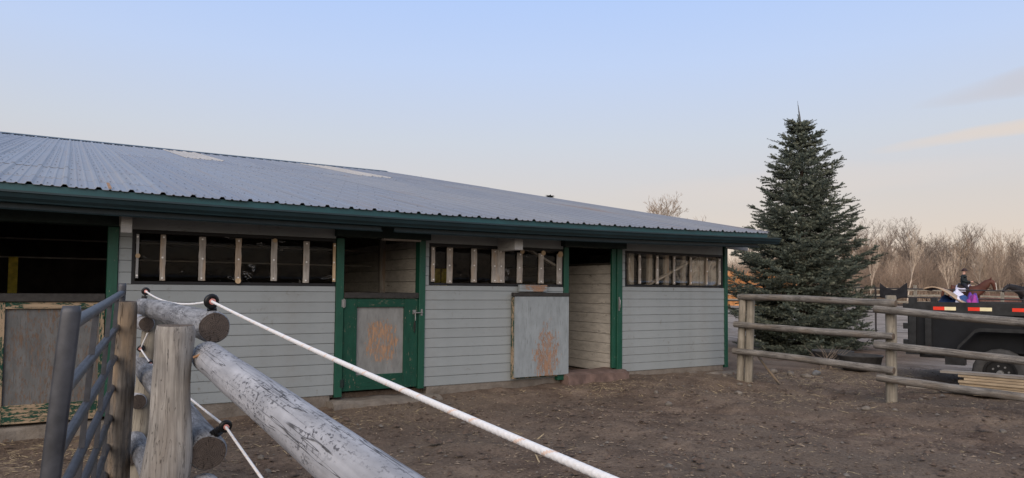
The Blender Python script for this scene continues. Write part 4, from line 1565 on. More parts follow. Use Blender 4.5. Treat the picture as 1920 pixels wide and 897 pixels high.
near = lambda X, Y: np.clip(1.25 - np.hypot(X, Y) / 15, 0.16, 1) * (Y < 9.15)
hay = lambda X, Y: np.clip(np.exp(-((X - 7.2) / 0.7) ** 2 - ((Y - 8.65) / 0.45) ** 2) * 1.1 + 0.55 * np.exp(-((X - 3.0) / 0.9) ** 2 - ((Y - 8.4) / 0.5) ** 2)
                           + 0.35 * np.exp(-((X - 9.5) / 1.2) ** 2 - ((Y - 7.2) / 1.2) ** 2) + 0.5 * np.exp(-((X + 0.2) / 1.2) ** 2 - ((Y - 7.5) / 1.6) ** 2) + 0.7 * np.exp(-((X - 12.2) / 1.4) ** 2 - ((Y - 8.0) / 1.6) ** 2) + 0.05, 0, 1) * (Y < 9.2)
tag(scatter('wood_chips', 'chip', 17000, (-3, 15, 2.5, 9.2), 0.020, 1, 0.45, 1.2, near), 'pale chips and bits scattered over the paddock dirt')
tag(scatter('dirt_clods', 'clod', 6000, (-3, 15, 2.5, 9.2), 0.034, 2, 0.8, 1.0, near), 'dark clods of earth on the paddock')
tag(scatter('straw', 'straw', 42000, (-3, 14.5, 3, 9.2), 0.030, 3, 0.16, 2.2, hay), 'straw and hay scraps lying by the stall doors')
tag(scatter('pebbles', 'rock', 1000, (-3, 15, 2.5, 9.2), 0.026, 4, 0.8, 1.0, near), 'tiny pale pebbles on the paddock')

# ------------------------------------------------------------------ blue spruce
SPX, SPY = 16.85, 12.25
spz = gz(SPX, SPY)
spruce = thing('spruce_tree', 'dense blue green spruce standing behind the rail fence', 'tree', (SPX, SPY, spz))
SH_ = 6.62
m = MB(200)
m.log((SPX, SPY, spz - 0.2), (SPX + 0.02, SPY, spz + SH_ * 0.9), 0.15, 0.018, n=10, seg=12, rough=0.1)
m.build('trunk', 'spruce_bark', spruce)
m = MB(201)
m.tube([(SPX + 0.02, SPY, spz + SH_ * 0.88), (SPX - 0.02, SPY, spz + SH_ * 0.95), (SPX - 0.10, SPY, spz + SH_)], [0.02, 0.014, 0.006], 6)
m.build('leader', 'spruce_bark', spruce)
rs = np.random.RandomState(12)
# needle brush: triangles pointing forward and outward round a stem
NT_ = 44
bz = np.sort(rs.uniform(0.0, 0.96, NT_))
ba = rs.uniform(0, 2 * math.pi, NT_)
tv = []
for z_, a_ in zip(bz, ba):
    ln_ = 0.105 * (1 - 0.35 * z_)
    ca, sa = math.cos(a_), math.sin(a_)
    wv = 0.022
    tv += [(-sa * wv, ca * wv, z_), (sa * wv, -ca * wv, z_), (ca * ln_, sa * ln_, z_ + 0.10)]
tv = np.array(tv)
stems = []  # (origin, direction, length, fatness)


def rad_at(h):      # cone outline of the crown
    t = h / SH_
    r = 2.08 * (1 - t) ** 0.80 * (0.55 + 0.45 * min(1, (t + 0.02) / 0.16)) * (1 - 0.70 * max(0, (t - 0.80) / 0.20))
    return max(r, 0.05)


h = 0.12
rp = random.Random(4)
while h < SH_ * 0.93:
    t = h / SH_
    nb = int(8 + 10 * (1 - t))
    a0 = rp.uniform(0, 6.28)
    for b_ in range(nb):
        az = a0 + b_ * 2 * math.pi / nb + rp.uniform(-0.25, 0.25)
        R_ = rad_at(h) * rp.uniform(0.50, 1.16) * (1 + 0.10 * math.sin(az * 2 + h * 1.7))
        if rp.random() < 0.07:
            R_ *= rp.uniform(1.10, 1.28)
        droop = 0.42 * (1 - t) - 0.40 * t
        hh = h + rp.uniform(-0.06, 0.06)
        n_ = max(4, int(R_ / 0.115))
        pts = []
        side = rp.uniform(-0.10, 0.10)
        for i in range(n_ + 1):
            s_ = i / n_
            z_ = hh - droop * R_ * s_ * 0.75 + 0.26 * R_ * s_ ** 3 * (0.5 + 0.6 * (1 - t))
            aa = az + side * s_
            pts.append(Vector((math.cos(aa) * R_ * s_, math.sin(aa) * R_ * s_, z_)))
        for i in range(1, n_ + 1):
            s_ = i / n_
            if s_ < 0.22 and R_ > 0.5:
                continue
            d = (pts[i] - pts[i - 1]).normalized()
            sd_ = d.cross(Vector((0, 0, 1))).normalized()
            # side shoots
            ll = (0.20 + 0.24 * min(R_, 1.6) * (1 - s_) ** 0.9) * rp.uniform(0.7, 1.25) * min(1.0, 0.30 + R_ / 0.9)
            for sg in (-1, 1):
                if rp.random() < 0.10:
                    continue
                dd = (d * 0.75 + sd_ * sg * rp.uniform(0.65, 1.0) + Vector((0, 0, rp.uniform(-0.40, 0.12)))).normalized()
                q = max(1, int(ll / 0.23))
                p_ = pts[i].copy()
                for k2 in range(q):
                    sl_ = ll / q
                    stems.append((p_, dd, sl_ * 1.25, 1.0))
                    if k2 < q - 1 or q == 1:
                        for sg2 in (-1, 1):
                            if rp.random() < 0.72:
                                d3 = (dd * 0.8 + d * 0.25 + dd.cross(Vector((0, 0, 1))) * sg2 * 0.7 + Vector((0, 0, rp.uniform(-0.2, 0.25)))).normalized()
                                stems.append((p_ + dd * sl_ * 0.6, d3, rp.uniform(0.14, 0.25) * min(1.0, 0.45 + R_ / 1.2), rp.uniform(0.85, 1.15)))
                    p_ = p_ + dd * sl_
                    dd = (dd + Vector((0, 0, 0.06))).normalized()
            if rp.random() < 0.5:
                stems.append((pts[i], (d + Vector((rp.uniform(-.3, .3), rp.uniform(-.3, .3), rp.uniform(0.2, 0.8)))).normalized(), rp.uniform(0.10, 0.17), 1.0))
        stems.append((pts[-1], (pts[-1] - pts[-2]).normalized(), rp.uniform(0.16, 0.26), 0.9))
    h += 0.20 * rp.uniform(0.7, 1.3)
# leader and sparse top shoots
tp = Vector((-0.02, 0, SH_ * 0.90))
for i in range(8):
    stems.append((tp + Vector((-0.012 * i, 0, 0.09 * i)), Vector((-0.12, 0, 1)).normalized(), 0.14, 0.42))
for h_, az, ln_ in ((6.10, 0.4, 0.40), (6.02, 2.8, 0.42), (6.13, 3.6, 0.34), (6.05, 5.4, 0.36), (5.70, 5.7, 0.52), (5.60, 3.2, 0.50), (5.25, 5.6, 0.78), (5.38, 2.5, 0.85), (4.95, 5.5, 0.95), (5.1, 2.4, 0.5), (4.7, 5.8, 1.02), (5.8, 1.5, 0.4), (5.8, 4.5, 0.4)):
    d = Vector((math.cos(az), math.sin(az), 0.38)).normalized()
    k2 = 0
    while k2 * 0.13 < ln_:
        stems.append((Vector((0, 0, h_)) + d * 0.13 * k2, d, 0.18, 0.62))
        if k2 % 2:
            stems.append((Vector((0, 0, h_)) + d * 0.13 * k2, (d + Vector((rp.uniform(-.5, .5), rp.uniform(-.5, .5), .2))).normalized(), 0.13, 0.62))
        k2 += 1
O = np.array([s_[0] for s_ in stems])
D = np.array([s_[1] for s_ in stems])
Ls = np.array([s_[2] for s_ in stems])
Fa = np.array([s_[3] for s_ in stems])
ref = np.where(np.abs(D[:, 2:3]) < 0.9, np.array([[0, 0, 1.0]]), np.array([[1.0, 0, 0]]))
A_ = np.cross(D, ref)
A_ /= np.linalg.norm(A_, axis=1, keepdims=True)
B_ = np.cross(D, A_)
rot = rs.uniform(0, 6.28, len(O))
A2 = A_ * np.cos(rot)[:, None] + B_ * np.sin(rot)[:, None]
B2 = np.cross(D, A2)
wsc = 0.46 * Fa
V = O[:, None] + A2[:, None] * (tv[None, :, 0:1] * wsc[:, None, None]) + B2[:, None] * (tv[None, :, 1:2] * wsc[:, None, None]) + D[:, None] * (tv[None, :, 2:3] * Ls[:, None, None])
V = V.reshape(-1, 3) + np.array([SPX, SPY, spz])
Fs = np.arange(len(V)).reshape(-1, 3)
cr_ = raw_mesh('crown', V, Fs, 'needles', spruce, (SPX, SPY, spz))
tn = cr_.data.attributes.new('tone', 'FLOAT', 'POINT')
tn.data.foreach_set('value', np.repeat(rs.uniform(0, 1, len(O)), len(tv)).astype(np.float32))
print('spruce shoots', len(O), 'tris', len(Fs))
# dry twiggy plant below the spruce
m = MB(210)
for i in range(16):
    a = rp.uniform(-1.2, 1.2)
    p = Vector((13.15 + rp.uniform(-.12, .12), 9.0 + rp.uniform(-.12, .12), gz(13.15, 9.0)))
    e = p + Vector((math.sin(a) * 0.4, -math.sin(a) * 0.3, rp.uniform(0.25, 0.5)))
    m.tube([p, p.lerp(e, 0.5) + Vector((rp.uniform(-.05, .05), rp.uniform(-.05, .05), 0.04)), e], [0.008, 0.006, 0.003], 4)
tag(m.build('dry_shrub', 'bark_grey'), 'small leafless twiggy shrub at the front of the spruce', 'shrub')

# ------------------------------------------------------------------ bare trees
def bare_tree(seed, H, spread, trunks=1, levels=5, r0=0.16, upright=0.5, twig=1.0):
    """returns trunk and crown triangle arrays"""
    rg_ = random.Random(seed)
    tr, cr = [], []

    def seg(lst, a, b, ra, rb, n):
        d = (b - a).normalized()
        ref_ = Vector((0, 0, 1)) if abs(d.z) < 0.9 else Vector((1, 0, 0))
        u = d.cross(ref_).normalized()
        w = d.cross(u)
        q0 = [a + (u * math.cos(2 * math.pi * j / n) + w * math.sin(2 * math.pi * j / n)) * ra for j in range(n)]
        q1 = [b + (u * math.cos(2 * math.pi * j / n) + w * math.sin(2 * math.pi * j / n)) * rb for j in range(n)]
        for j in range(n):
            k3 = (j + 1) % n
            lst.append((q0[j], q0[k3], q1[k3]))
            lst.append((q0[j], q1[k3], q1[j]))

    def grow(p, d, L, r, lv):
        n = 3 if lv > 1 else 6
        k4 = 3 if lv < 3 else 2
        for i in range(k4):
            d2 = (d + Vector((rg_.uniform(-1, 1), rg_.uniform(-1, 1), rg_.uniform(-.4, 1) * upright)) * 0.13).normalized()
            e = p + d2 * L / k4
            rb = r * (1 - 0.28 / k4 * (i + 1))
            seg(tr if lv == 0 else cr, p, e, r * (1 - 0.28 / k4 * i), rb, n)
            if lv >= 1 and lv < levels and rg_.random() < 0.75:
                br(e, d2, L * rg_.uniform(0.35, 0.6), rb * 0.5, lv + 1)
            elif lv == 0 and i > 0 and rg_.random() < 0.7:
                br(e, d2, L * rg_.uniform(0.4, 0.6), rb * 0.45, 1)
            p, d = e, d2
        if lv < levels:
            for _ in range(rg_.choice((2, 2, 3))):
                br(p, d, L * rg_.uniform(0.52, 0.78), r * rg_.uniform(0.5, 0.68), lv + 1)

    def br(p, d, L, r, lv):
        sd_ = Vector((rg_.uniform(-1, 1), rg_.uniform(-1, 1), rg_.uniform(-.15, .5))).normalized()
        d2 = (d * 1.0 + sd_ * spread + Vector((0, 0, upright * 0.35))).normalized()
        grow(p, d2, L, max(r, 0.010 * twig), lv)

    for i in range(trunks):
        a = Vector((rg_.uniform(-.5, .5), rg_.uniform(-.5, .5), 0)) * (trunks > 1)
        grow(a, (Vector((0, 0, 1)) + Vector((rg_.uniform(-.12, .12), rg_.uniform(-.12, .12), 0)) + a * 0.25).normalized(), H * 0.36, r0 / math.sqrt(trunks), 0)
    T = np.array([[tuple(v) for v in t] for t in tr])
    K = np.array([[tuple(v) for v in t] for t in cr])
    s_ = H / max(K[:, :, 2].max(), 0.1)
    return T * s_, K * s_


def tri_mesh(name, T, mat):
    V_ = T.reshape(-1, 3)
    me = bpy.data.meshes.new(name)
    me.vertices.add(len(V_))
    me.vertices.foreach_set('co', V_.ravel())
    me.loops.add(len(V_))
    me.loops.foreach_set('vertex_index', np.arange(len(V_), dtype=np.int32))
    me.polygons.add(len(T))
    me.polygons.foreach_set('loop_start', np.arange(0, len(V_), 3, dtype=np.int32))
    me.polygons.foreach_set('loop_total', np.full(len(T), 3, np.int32))
    me.materials.append(MATS[mat])
    me.update()
    return me


protos = []
for i, (H, sp, tk, lv, r_, up, mt) in enumerate(((10.0, 0.75, 1, 6, 0.15, 0.45, 'bark_grey'), (9.0, 0.85, 1, 6, 0.14, 0.35, 'bark_tan'), (11, 0.55, 1, 5, 0.14, 0.7, 'bark_grey'),
                                                 (8.5, 0.75, 1, 5, 0.13, 0.5, 'bark_tan'), (9.5, 0.32, 1, 5, 0.085, 0.9, 'bark_pale'), (8.0, 0.45, 3, 4, 0.11, 0.9, 'bark_tan'))):
    T, K = bare_tree(50 + i, H, sp, tk, lv, r_, up, 0.75)
    protos.append((T, K, tri_mesh('trunk', T, mt), tri_mesh('crown', K, mt), H))
    print('bare tree', i, len(T), len(K))


def put_tree(name, k_, x, y, s_, rot_, label, group=None, mat=None):
    z = gz(x, y) - 0.1
    o = thing(name, label, 'tree', (x, y, z), group)
    o.rotation_euler = (0, 0, rot_)
    o.scale = (s_, s_, s_)
    for j, nm in ((2, 'trunk'), (3, 'crown')):
        c = bpy.data.objects.new(nm, protos[k_][j])
        COL.objects.link(c)
        c.parent = o
    return o


# direction helpers in plan: distance along the view axis and sideways
fx, fy = math.cos(YAW), math.sin(YAW)
rx, ry = math.sin(YAW), -math.cos(YAW)


def plan(side, dist):
    return (fx * dist + rx * side, fy * dist + ry * side)


rw = random.Random(77)
W_LAB = 'leafless tree in the wood behind the riding arena'
k_ = 0
side = 26
while side < 88:
    d_ = rw.uniform(66, 78)
    x, y = plan(side, d_)
    if not (x < 24 and y > 8):
        put_tree('bare_tree', rw.choice((0, 1, 2, 2, 0, 3)), x, y, rw.uniform(0.74, 0.92), rw.uniform(0, 6.28), W_LAB, 'bare trees of the wood beyond the arena')
    side += rw.uniform(1.2, 2.3)
side = 25
while side < 80:
    x, y = plan(side, rw.uniform(58, 66))
    put_tree('bare_tree', rw.choice((4, 4, 4, 5)), x, y, rw.uniform(0.45, 0.80), rw.uniform(0, 6.28), W_LAB, 'bare trees of the wood beyond the arena')
    side += rw.uniform(1.3, 2.8)
# leaning pale trunk behind the first rider
x, y = plan(39.5, 60)
t_ = put_tree('leaning_tree', 4, x, y, 0.62, 1.0, 'pale birch like trunk leaning left behind the first rider')
t_.rotation_euler = (R(-6), R(-26), 0.2)
# trees showing over the barn roof
put_tree('bare_tree', 1, 44.2, 42.9, 1.06, 0.6, 'spreading leafless tree rising over the low end of the barn roof')
put_tree('bare_tree', 2, 26.4, 54.3, 0.975, 0.6, 'leafless tree of which only twigs show above the roof near the pale panels')
cz = gz(28.6, 41)
conifer = thing('conifer_tree', 'dark conifer with just its tip above the barn roof', 'tree', (28.6, 41, cz))
m = MB(220)
m.log((28.6, 41, cz), (28.6, 41, cz + 7.4), 0.16, 0.02, n=8, seg=6)
m.build('trunk', 'spruce_bark', conifer)
Vc, n_ = [], 0
for i in range(2600):
    hh = rw.uniform(0.4, 7.7)
    rr = 1.9 * (1 - hh / 7.9) * rw.uniform(0.2, 1.0)
    a = rw.uniform(0, 6.28)
    p = np.array([math.cos(a) * rr, math.sin(a) * rr, hh - 0.15 * rr])
    q = np.array([math.cos(a), math.sin(a), 0.15])
    s_ = np.array([-math.sin(a), math.cos(a), 0])
    Vc += [p - s_ * 0.10, p + s_ * 0.10, p + q * 0.32]
raw_mesh('crown', np.array(Vc) + np.array([28.6, 41, cz]), np.arange(len(Vc)).reshape(-1, 3), 'needles', conifer, (28.6, 41, cz))
# the mass of the wood behind, and brush at its foot
def merged(name, mat, items, kind_label):
    Vs = []
    for T, s_, r_, x, y in items:
        P = T.reshape(-1, 3) * s_
        c_, s2 = math.cos(r_), math.sin(r_)
        Q = np.stack([P[:, 0] * c_ - P[:, 1] * s2 + x, P[:, 0] * s2 + P[:, 1] * c_ + y, P[:, 2] + gz(x, y)], -1)
        Vs.append(Q)
    V_ = np.concatenate(Vs)
    o = raw_mesh(name, V_, np.arange(len(V_)).reshape(-1, 3), mat)
    return tag(o, kind_label, kind='stuff')


lite = []
for i in range(3):
    T, K = bare_tree(90 + i, 9.0, 0.6, 2, 4, 0.12, 0.7, 1.0)
    lite.append(np.concatenate([T, K]))
items = []
for i in range(130):
    dd_ = rw.uniform(80, 115)
    x, y = plan(rw.uniform(0.36 * dd_, 100), dd_)
    items.append((lite[i % 3], rw.uniform(0.62, 1.0), rw.uniform(0, 6.28), x, y))
merged('woodland', 'bark_tan', items, 'tangle of bare trees deep in the wood')


def brush(name, mat, n, sides, dist, hgt, seed, label, wid=0.03):
    rg_ = np.random.RandomState(seed)
    S_, Dd = rg_.uniform(*sides, n), rg_.uniform(*dist, n)
    X, Y = fx * Dd + rx * S_, fy * Dd + ry * S_
    Z = gzv(X, Y)
    H_ = rg_.uniform(*hgt, n) * (0.7 + 0.3 * np.sin(S_ * 0.9) * np.sin(S_ * 0.37))
    lx, ly = rg_.normal(0, 0.22, n) * H_, rg_.normal(0, 0.22, n) * H_
    w = wid * rg_.uniform(0.5, 1.2, n)
    b0 = np.stack([X - rx * w, Y - ry * w, Z], -1)
    b1 = np.stack([X + rx * w, Y + ry * w, Z], -1)
    tpz = np.stack([X + lx, Y + ly, Z + H_], -1)
    m0 = np.stack([X + lx * 0.4, Y + ly * 0.4, Z + H_ * 0.5], -1)
    t2 = m0 + np.stack([rg_.normal(0, 0.25, n) * H_, rg_.normal(0, 0.25, n) * H_, H_ * 0.35], -1)
    m1 = m0 + np.array([0, 0, 0.05])
    V_ = np.stack([b0, b1, tpz, m0, m1, t2], 1).reshape(-1, 3)
    b = np.arange(n)[:, None] * 6
    F_ = np.concatenate([b + np.array([[0, 1, 2]]), b + np.array([[3, 4, 5]])], 0)
    return tag(raw_mesh(name, V_, F_, mat), label, kind='stuff')


brush('undergrowth', 'brush', 75000, (12, 95), (62, 84), (1.5, 6.0), 1, 'brown leafless undergrowth along the edge of the wood', 0.024)
brush('red_brush', 'brush_red', 16000, (38, 95), (56, 62), (0.8, 2.0), 2, 'reddish low shrubs at the edge of the wood', 0.03)
brush('sunlit_orange_brush', 'sunlit_orange_twigs', 7000, (16.5, 21.5), (56, 60), (1.6, 4.4), 3, 'autumn thicket, low sunlight painted into its orange colour, between the barn corner and the spruce', 0.06)

# ------------------------------------------------------------------ arena: wooden fence, pipe corral
def on_line(a, b, t):
    return (a[0] + (b[0] - a[0]) * t, a[1] + (b[1] - a[1]) * t)


a0, a1 = plan(8, 47), plan(60, 44)
af = thing('arena_fence', 'long pale wooden fence along the far side of the riding arena', 'fence', (*on_line(a0, a1, 0.3), 0.2))
L_ = math.hypot(a1[0] - a0[0], a1[1] - a0[1])
npst = int(L_ / 1.75)
prev = None
for i in range(npst + 1):
    p = on_line(a0, a1, i / npst)
    z = gz(*p)
    m = MB(i)
    hgt = 1.45 + rw.uniform(0, 0.22)
    m.box(p[0] - 0.08, p[0] + 0.08, p[1] - 0.08, p[1] + 0.08, z - 0.2, z + hgt, bev=0.01)
    m.build('post', 'post_tan' if i % 3 else 'lumber', af)
    if prev:
        for h_ in (1.32, 0.95, 0.55):
            m = MB(i * 3)
            m.beam((prev[0], prev[1], gz(*prev) + h_ + rw.uniform(-.03, .03)), (p[0], p[1], z + h_ + rw.uniform(-.03, .03)), 0.05, 0.12)
            m.build('rail', 'post_tan', af)
    prev = p
a0, a1 = plan(5.2, 26.5), plan(26, 24.0)
pf = thing('pipe_corral', 'dark pipe corral fence between the trailer and the riding arena', 'fence', (*on_line(a0, a1, 0.5), 0))
tops = [(1.72, 1.44), (1.42, 1.14), (1.14, 0.86), (0.86, 0.58)]
for (za, zb) in tops:
    m = MB(1)
    m.tube([(*a0, za), (*on_line(a0, a1, 0.5), (za + zb) / 2 - 0.01), (*a1, zb)], 0.024, 8)
    m.build('pipe', 'pipe_dark', pf)
for i in range(9):
    p = on_line(a0, a1, i / 8)
    m = MB(2)
    zt = 1.72 + (1.44 - 1.72) * i / 8
    m.tube([(*p, gz(*p) - 0.1), (*p, zt + 0.04)], 0.032, 8)
    m.build('upright', 'pipe_dark', pf)
# dark blanket slung between two uprights
bl0, bl1 = plan(13.0, 25.3), plan(13.92, 25.2)
m = MB(3)


def sling(u, v):
    x = bl0[0] + (bl1[0] - bl0[0]) * u
    y = bl0[1] + (bl1[1] - bl0[1]) * u
    sag = 0.25 * math.sin(math.pi * u) ** 1.1
    top_ = 1.80 - sag
    return (x - 0.06 - 0.05 * math.sin(u * 9), y - 0.06, top_ - v * (0.52 - 0.20 * math.sin(math.pi * u) + 0.01 * math.sin(u * 14)))


m.sheet(sling, 22, 7, 0.03)
tag(m.build('black_blanket', 'cloth_black'), 'black blanket sagging from the pipe corral left of the trailer', 'blanket')
# dark rubber tub lying by the spruce
tz = gz(15.2, 8.75)
m = MB(4)
tb = [(0.30, 0.0), (0.36, 0.06), (0.40, 0.26), (0.42, 0.28), (0.42, 0.30), (0.38, 0.30), (0.34, 0.10), (0.0, 0.06)]


def tub(cx, cy, label):
    m = MB(4)
    n = 24
    z_ = gz(cx, cy)
    vs, fs = [], []
    for r_, hz in tb:
        for j in range(n):
            a = 2 * math.pi * j / n
            vs.append((cx + math.cos(a) * r_, cy + math.sin(a) * r_, z_ + hz))
    for i in range(len(tb) - 1):
        for j in range(n):
            fs.append((i * n + j, i * n + (j + 1) % n, (i + 1) * n + (j + 1) % n, (i + 1) * n + j))
    fs.append(tuple(range(n))[::-1])
    m.add(vs, fs, 0, None, True)
    return tag(m.build('rubber_tub', 'rubber'), label, 'tub')


tub(*plan(6.95, 14.3), 'black rubber feed tub just left of the single fence post')
tub(*plan(6.85, 15.3), 'black rubber feed tub half under the spruce skirt')

# ------------------------------------------------------------------ dump trailer
TA = Vector((12.36, 6.86, 0))
tu = Vector((0.31, -0.951, 0)).normalized()
tvv = Vector((tu.y * -1, tu.x, 0))          # away from the camera side
if tvv.x < 0:
    tvv = -tvv
tzg = gz(12.7, 5.6)
trailer = thing('dump_trailer', 'black dump trailer with red and white reflective tape', 'trailer', (TA.x, TA.y, tzg))


def TP(u, v, z):
    return TA + tu * u + tvv * v + Vector((0, 0, z))


def tbox(m, u0, u1, v0, v1, z0, z1, mi=0):
    vs = [TP(u, v, z) for u in (u0, u1) for v in (v0, v1) for z in (z0, z1)]
    m.add(vs, [(0, 1, 3, 2), (4, 6, 7, 5), (0, 4, 5, 1), (2, 3, 7, 6), (0, 2, 6, 4), (1, 5, 7, 3)], mi)


def tpart(nm, mat, boxes, parent=None, seed=0):
    m = MB(seed)
    for b in boxes:
        tbox(m, *b)
    return m.build(nm, mat, parent or trailer)


LT, WT = 4.3, 2.0
bed = tpart('bed', 'trailer_panel', [(0.02, LT, 0.03, WT - 0.03, 0.50, 0.56), (0.05, LT, 0.03, 0.06, 0.56, 1.10), (0.05, LT, WT - 0.06, WT - 0.03, 0.56, 1.10), (LT - 0.04, LT, 0.06, WT - 0.06, 0.56, 1.10)])
tpart('top_rail', 'trailer_black', [(0.0, LT + 0.02, -0.02, 0.07, 1.101, 1.30)])
tpart('top_rail', 'trailer_black', [(0.0, LT + 0.02, WT - 0.07, WT + 0.02, 1.101, 1.30)])
for u in (0.235, 1.62, 2.7, 3.8):
    tpart('upright', 'trailer_black', [(u, u + 0.095, -0.025, 0.028, 0.40 if u < .5 else 0.56, 1.10)])
tpart('rear_post', 'trailer_black', [(-0.01, 0.10, -0.03, 0.09, 0.46, 1.36)])
tpart('rear_post', 'trailer_black', [(-0.01, 0.10, WT - 0.09, WT + 0.03, 0.46, 1.36)])
tpart('tailgate', 'trailer_panel', [(-0.05, -0.012, 0.10, WT - 0.10, 0.52, 1.22)])
for z in (1.17, 0.83, 0.55):
    tpart('gate_hinge', 'trailer_black', [(-0.10, -0.011, -0.02, 0.06, z, z + 0.10)])
tpart('bumper', 'trailer_black', [(-0.06, 0.14, -0.035, WT + 0.035, 0.40, 0.459)])
tpart('frame_beam', 'trailer_black', [(0.1, LT + 1.2, 0.25, 0.35, 0.34, 0.499)])
tpart('frame_beam', 'trailer_black', [(0.1, LT + 1.2, WT - 0.35, WT - 0.25, 0.34, 0.499)])
tpart('step_plate', 'trailer_black', [(0.52, 0.80, -0.02, 0.2, 0.26, 0.42)])
for u in (0.36, 0.86, 1.46, 2.1, 2.7):
    tpart('reflective_tape', 'tape_red', [(u, u + 0.165, -0.0235, -0.0205, 1.165, 1.222)])
    tpart('reflective_tape', 'tape_white', [(u + 0.166, u + 0.33, -0.0235, -0.0205, 1.165, 1.222)])
tpart('tag', 'tape_white', [(0.63, 0.70, -0.026, -0.021, 0.435, 0.475)], None, 3)
m = MB(5)
m.disc(TP(0.285, -0.035, 0.515), tvv, 0.035, 0.02, 16)
m.build('marker_lamp', 'lamp_red', trailer)
# fender: folded plate over the wheels
fpro = [(0.72, 0.50), (0.74, 0.58), (0.98, 0.86), (1.06, 0.885), (2.55, 0.885), (2.63, 0.86), (2.87, 0.58), (2.89, 0.50)]
m = MB(6)
n = len(fpro)
vs = [TP(u, v, z) for v in (-0.26, -0.03) for u, z in fpro] + [TP(u, v, z - 0.012) for v in (-0.26, -0.03) for u, z in fpro]
fs = []
for j in range(n - 1):
    fs += [(j, j + 1, n + j + 1, n + j), (2 * n + j, 3 * n + j, 3 * n + j + 1, 2 * n + j + 1)]
m.add(vs, fs)
vs = [TP(u, -0.262, z + 0.012) for u, z in fpro] + [TP(u, -0.262, z - 0.045) for u, z in fpro]
m.add(vs, [(j, j + 1, n + j + 1, n + j) for j in range(n - 1)])
m.build('fender', 'trailer_black', trailer)


def wheel(u):
    c = TP(u, -0.13, tzg + 0.385)
    m = MB(7)
    n = 40
    prof = [(0.235, -0.085), (0.30, -0.105), (0.355, -0.100), (0.378, -0.078), (0.385, -0.04), (0.385, 0.04), (0.378, 0.078), (0.355, 0.10), (0.235, 0.085)]
    vs, fs = [], []
    for r_, h_ in prof:
        for j in range(n):
            a = 2 * math.pi * j / n
            rr = r_ - (0.007 if (r_ > 0.37 and j % 2) else 0)
            vs.append(c + tvv * h_ + (tu * math.cos(a) + Vector((0, 0, 1)) * math.sin(a)) * rr)
    for i in range(len(prof) - 1):
        for j in range(n):
            fs.append((i * n + j, i * n + (j + 1) % n, (i + 1) * n + (j + 1) % n, (i + 1) * n + j))
    m.add(vs, fs, 0, None, True)
    w_ = m.build('wheel', 'rubber', trailer)
    m = MB(8)
    m.disc(c - tvv * 0.02, tvv, 0.232, 0.10, 32, r_in=0.205)
    m.disc(c - tvv * 0.0, tvv, 0.206, 0.03, 32)
    m.build('rim', 'rim', w_)
    m = MB(9)
    m.disc(c - tvv * 0.06, tvv, 0.048, 0.09, 20)
    m.disc(c - tvv * 0.11, tvv, 0.034, 0.02, 20, r_in=0.016)
    m.build('hub', 'steel', w_)
    for j in range(8):
        a = 2 * math.pi * j / 8 + 0.2
        m = MB(10)
        m.disc(c - tvv * 0.03 + (tu * math.cos(a) + Vector((0, 0, 1)) * math.sin(a)) * 0.115, tvv, 0.015, 0.05, 8)
        m.build('lug_nut', 'steel', w_)
    return w_


wheel(1.30)
wheel(2.20)
m = MB(11)
m.tube([TP(LT, WT / 2, 0.42), TP(LT + 1.4, WT / 2, 0.45)], 0.06, 8)
m.build('tongue', 'trailer_black', trailer)
tpart('jack', 'trailer_black', [(LT + 1.2, LT + 1.28, WT / 2 - 0.12, WT / 2 - 0.04, tzg, 0.9)])

# load in the trailer
m = MB(12)


def ply(u, v):
    uu = 0.18 + 0.72 * u
    z = 1.49 - 0.20 * u ** 2.2 + 0.07 * math.sin(u * 5.2 + 0.4) - 0.02 * v
    return TP(uu, 0.16 + 0.7 * v, z)


m.sheet(ply, 16, 6, 0.022)
tag(m.build('bent_plywood', 'plywood'), 'bent sheet of plywood arching out of the trailer bed', 'plywood sheet')


def heap(name, mat, u0, u1, v0, v1, z0, z1, seed, label):
    m = MB(seed)
    vs, fs = [], []
    nu, nv = 14, 10
    for i in range(nu + 1):
        for j in range(nv + 1):
            u, v = i / nu, j / nv
            e = (math.sin(math.pi * u) ** 0.18) * (math.sin(math.pi * v) ** 0.18)
            z = z0 + (z1 - z0) * e * (1 + 0.22 * mnoise.noise(Vector((u * 3.2 + seed, v * 3.2, 0))))
            vs.append(TP(u0 + (u1 - u0) * u + 0.03 * mnoise.noise(Vector((u * 4, v * 4, seed))), v0 + (v1 - v0) * v, z))
    W = nv + 1
    for i in range(nu):
        for j in range(nv):
            fs.append((i * W + j, (i + 1) * W + j, (i + 1) * W + j + 1, i * W + j + 1))
    fs.append(tuple([i * W for i in range(nu, -1, -1)] + [j for j in range(1, nv + 1)] + [i * W + nv for i in range(1, nu + 1)] + [nu * W + j for j in range(nv - 1, 0, -1)]))
    m.add(vs, fs, 0, None, True)
    return tag(m.build(name, mat), label, 'blanket')


heap('folded_blanket', 'tarp_blue', 0.24, 0.86, 0.35, 1.1, 0.60, 1.40, 31, 'dark blue tarpaulin bundle under the bent plywood')
heap('folded_blanket', 'cloth_white', 0.36, 0.74, 0.80, 1.25, 0.60, 1.46, 32, 'pale folded blanket on top of the blue bundle in the trailer')
heap('folded_blanket', 'cloth_magenta', 0.70, 0.95, 0.50, 1.1, 0.60, 1.40, 33, 'magenta blanket at the right end of the pile in the trailer')
heap('folded_blanket', 'cloth_violet', 0.62, 0.86, 1.2, 1.6, 0.60, 1.46, 34, 'dark violet blanket behind the magenta one in the trailer')
heap('folded_blanket', 'cloth_white', 0.58, 0.78, 0.12, 0.34, 0.60, 1.325, 35, 'white cloth under the end of the bent plywood')

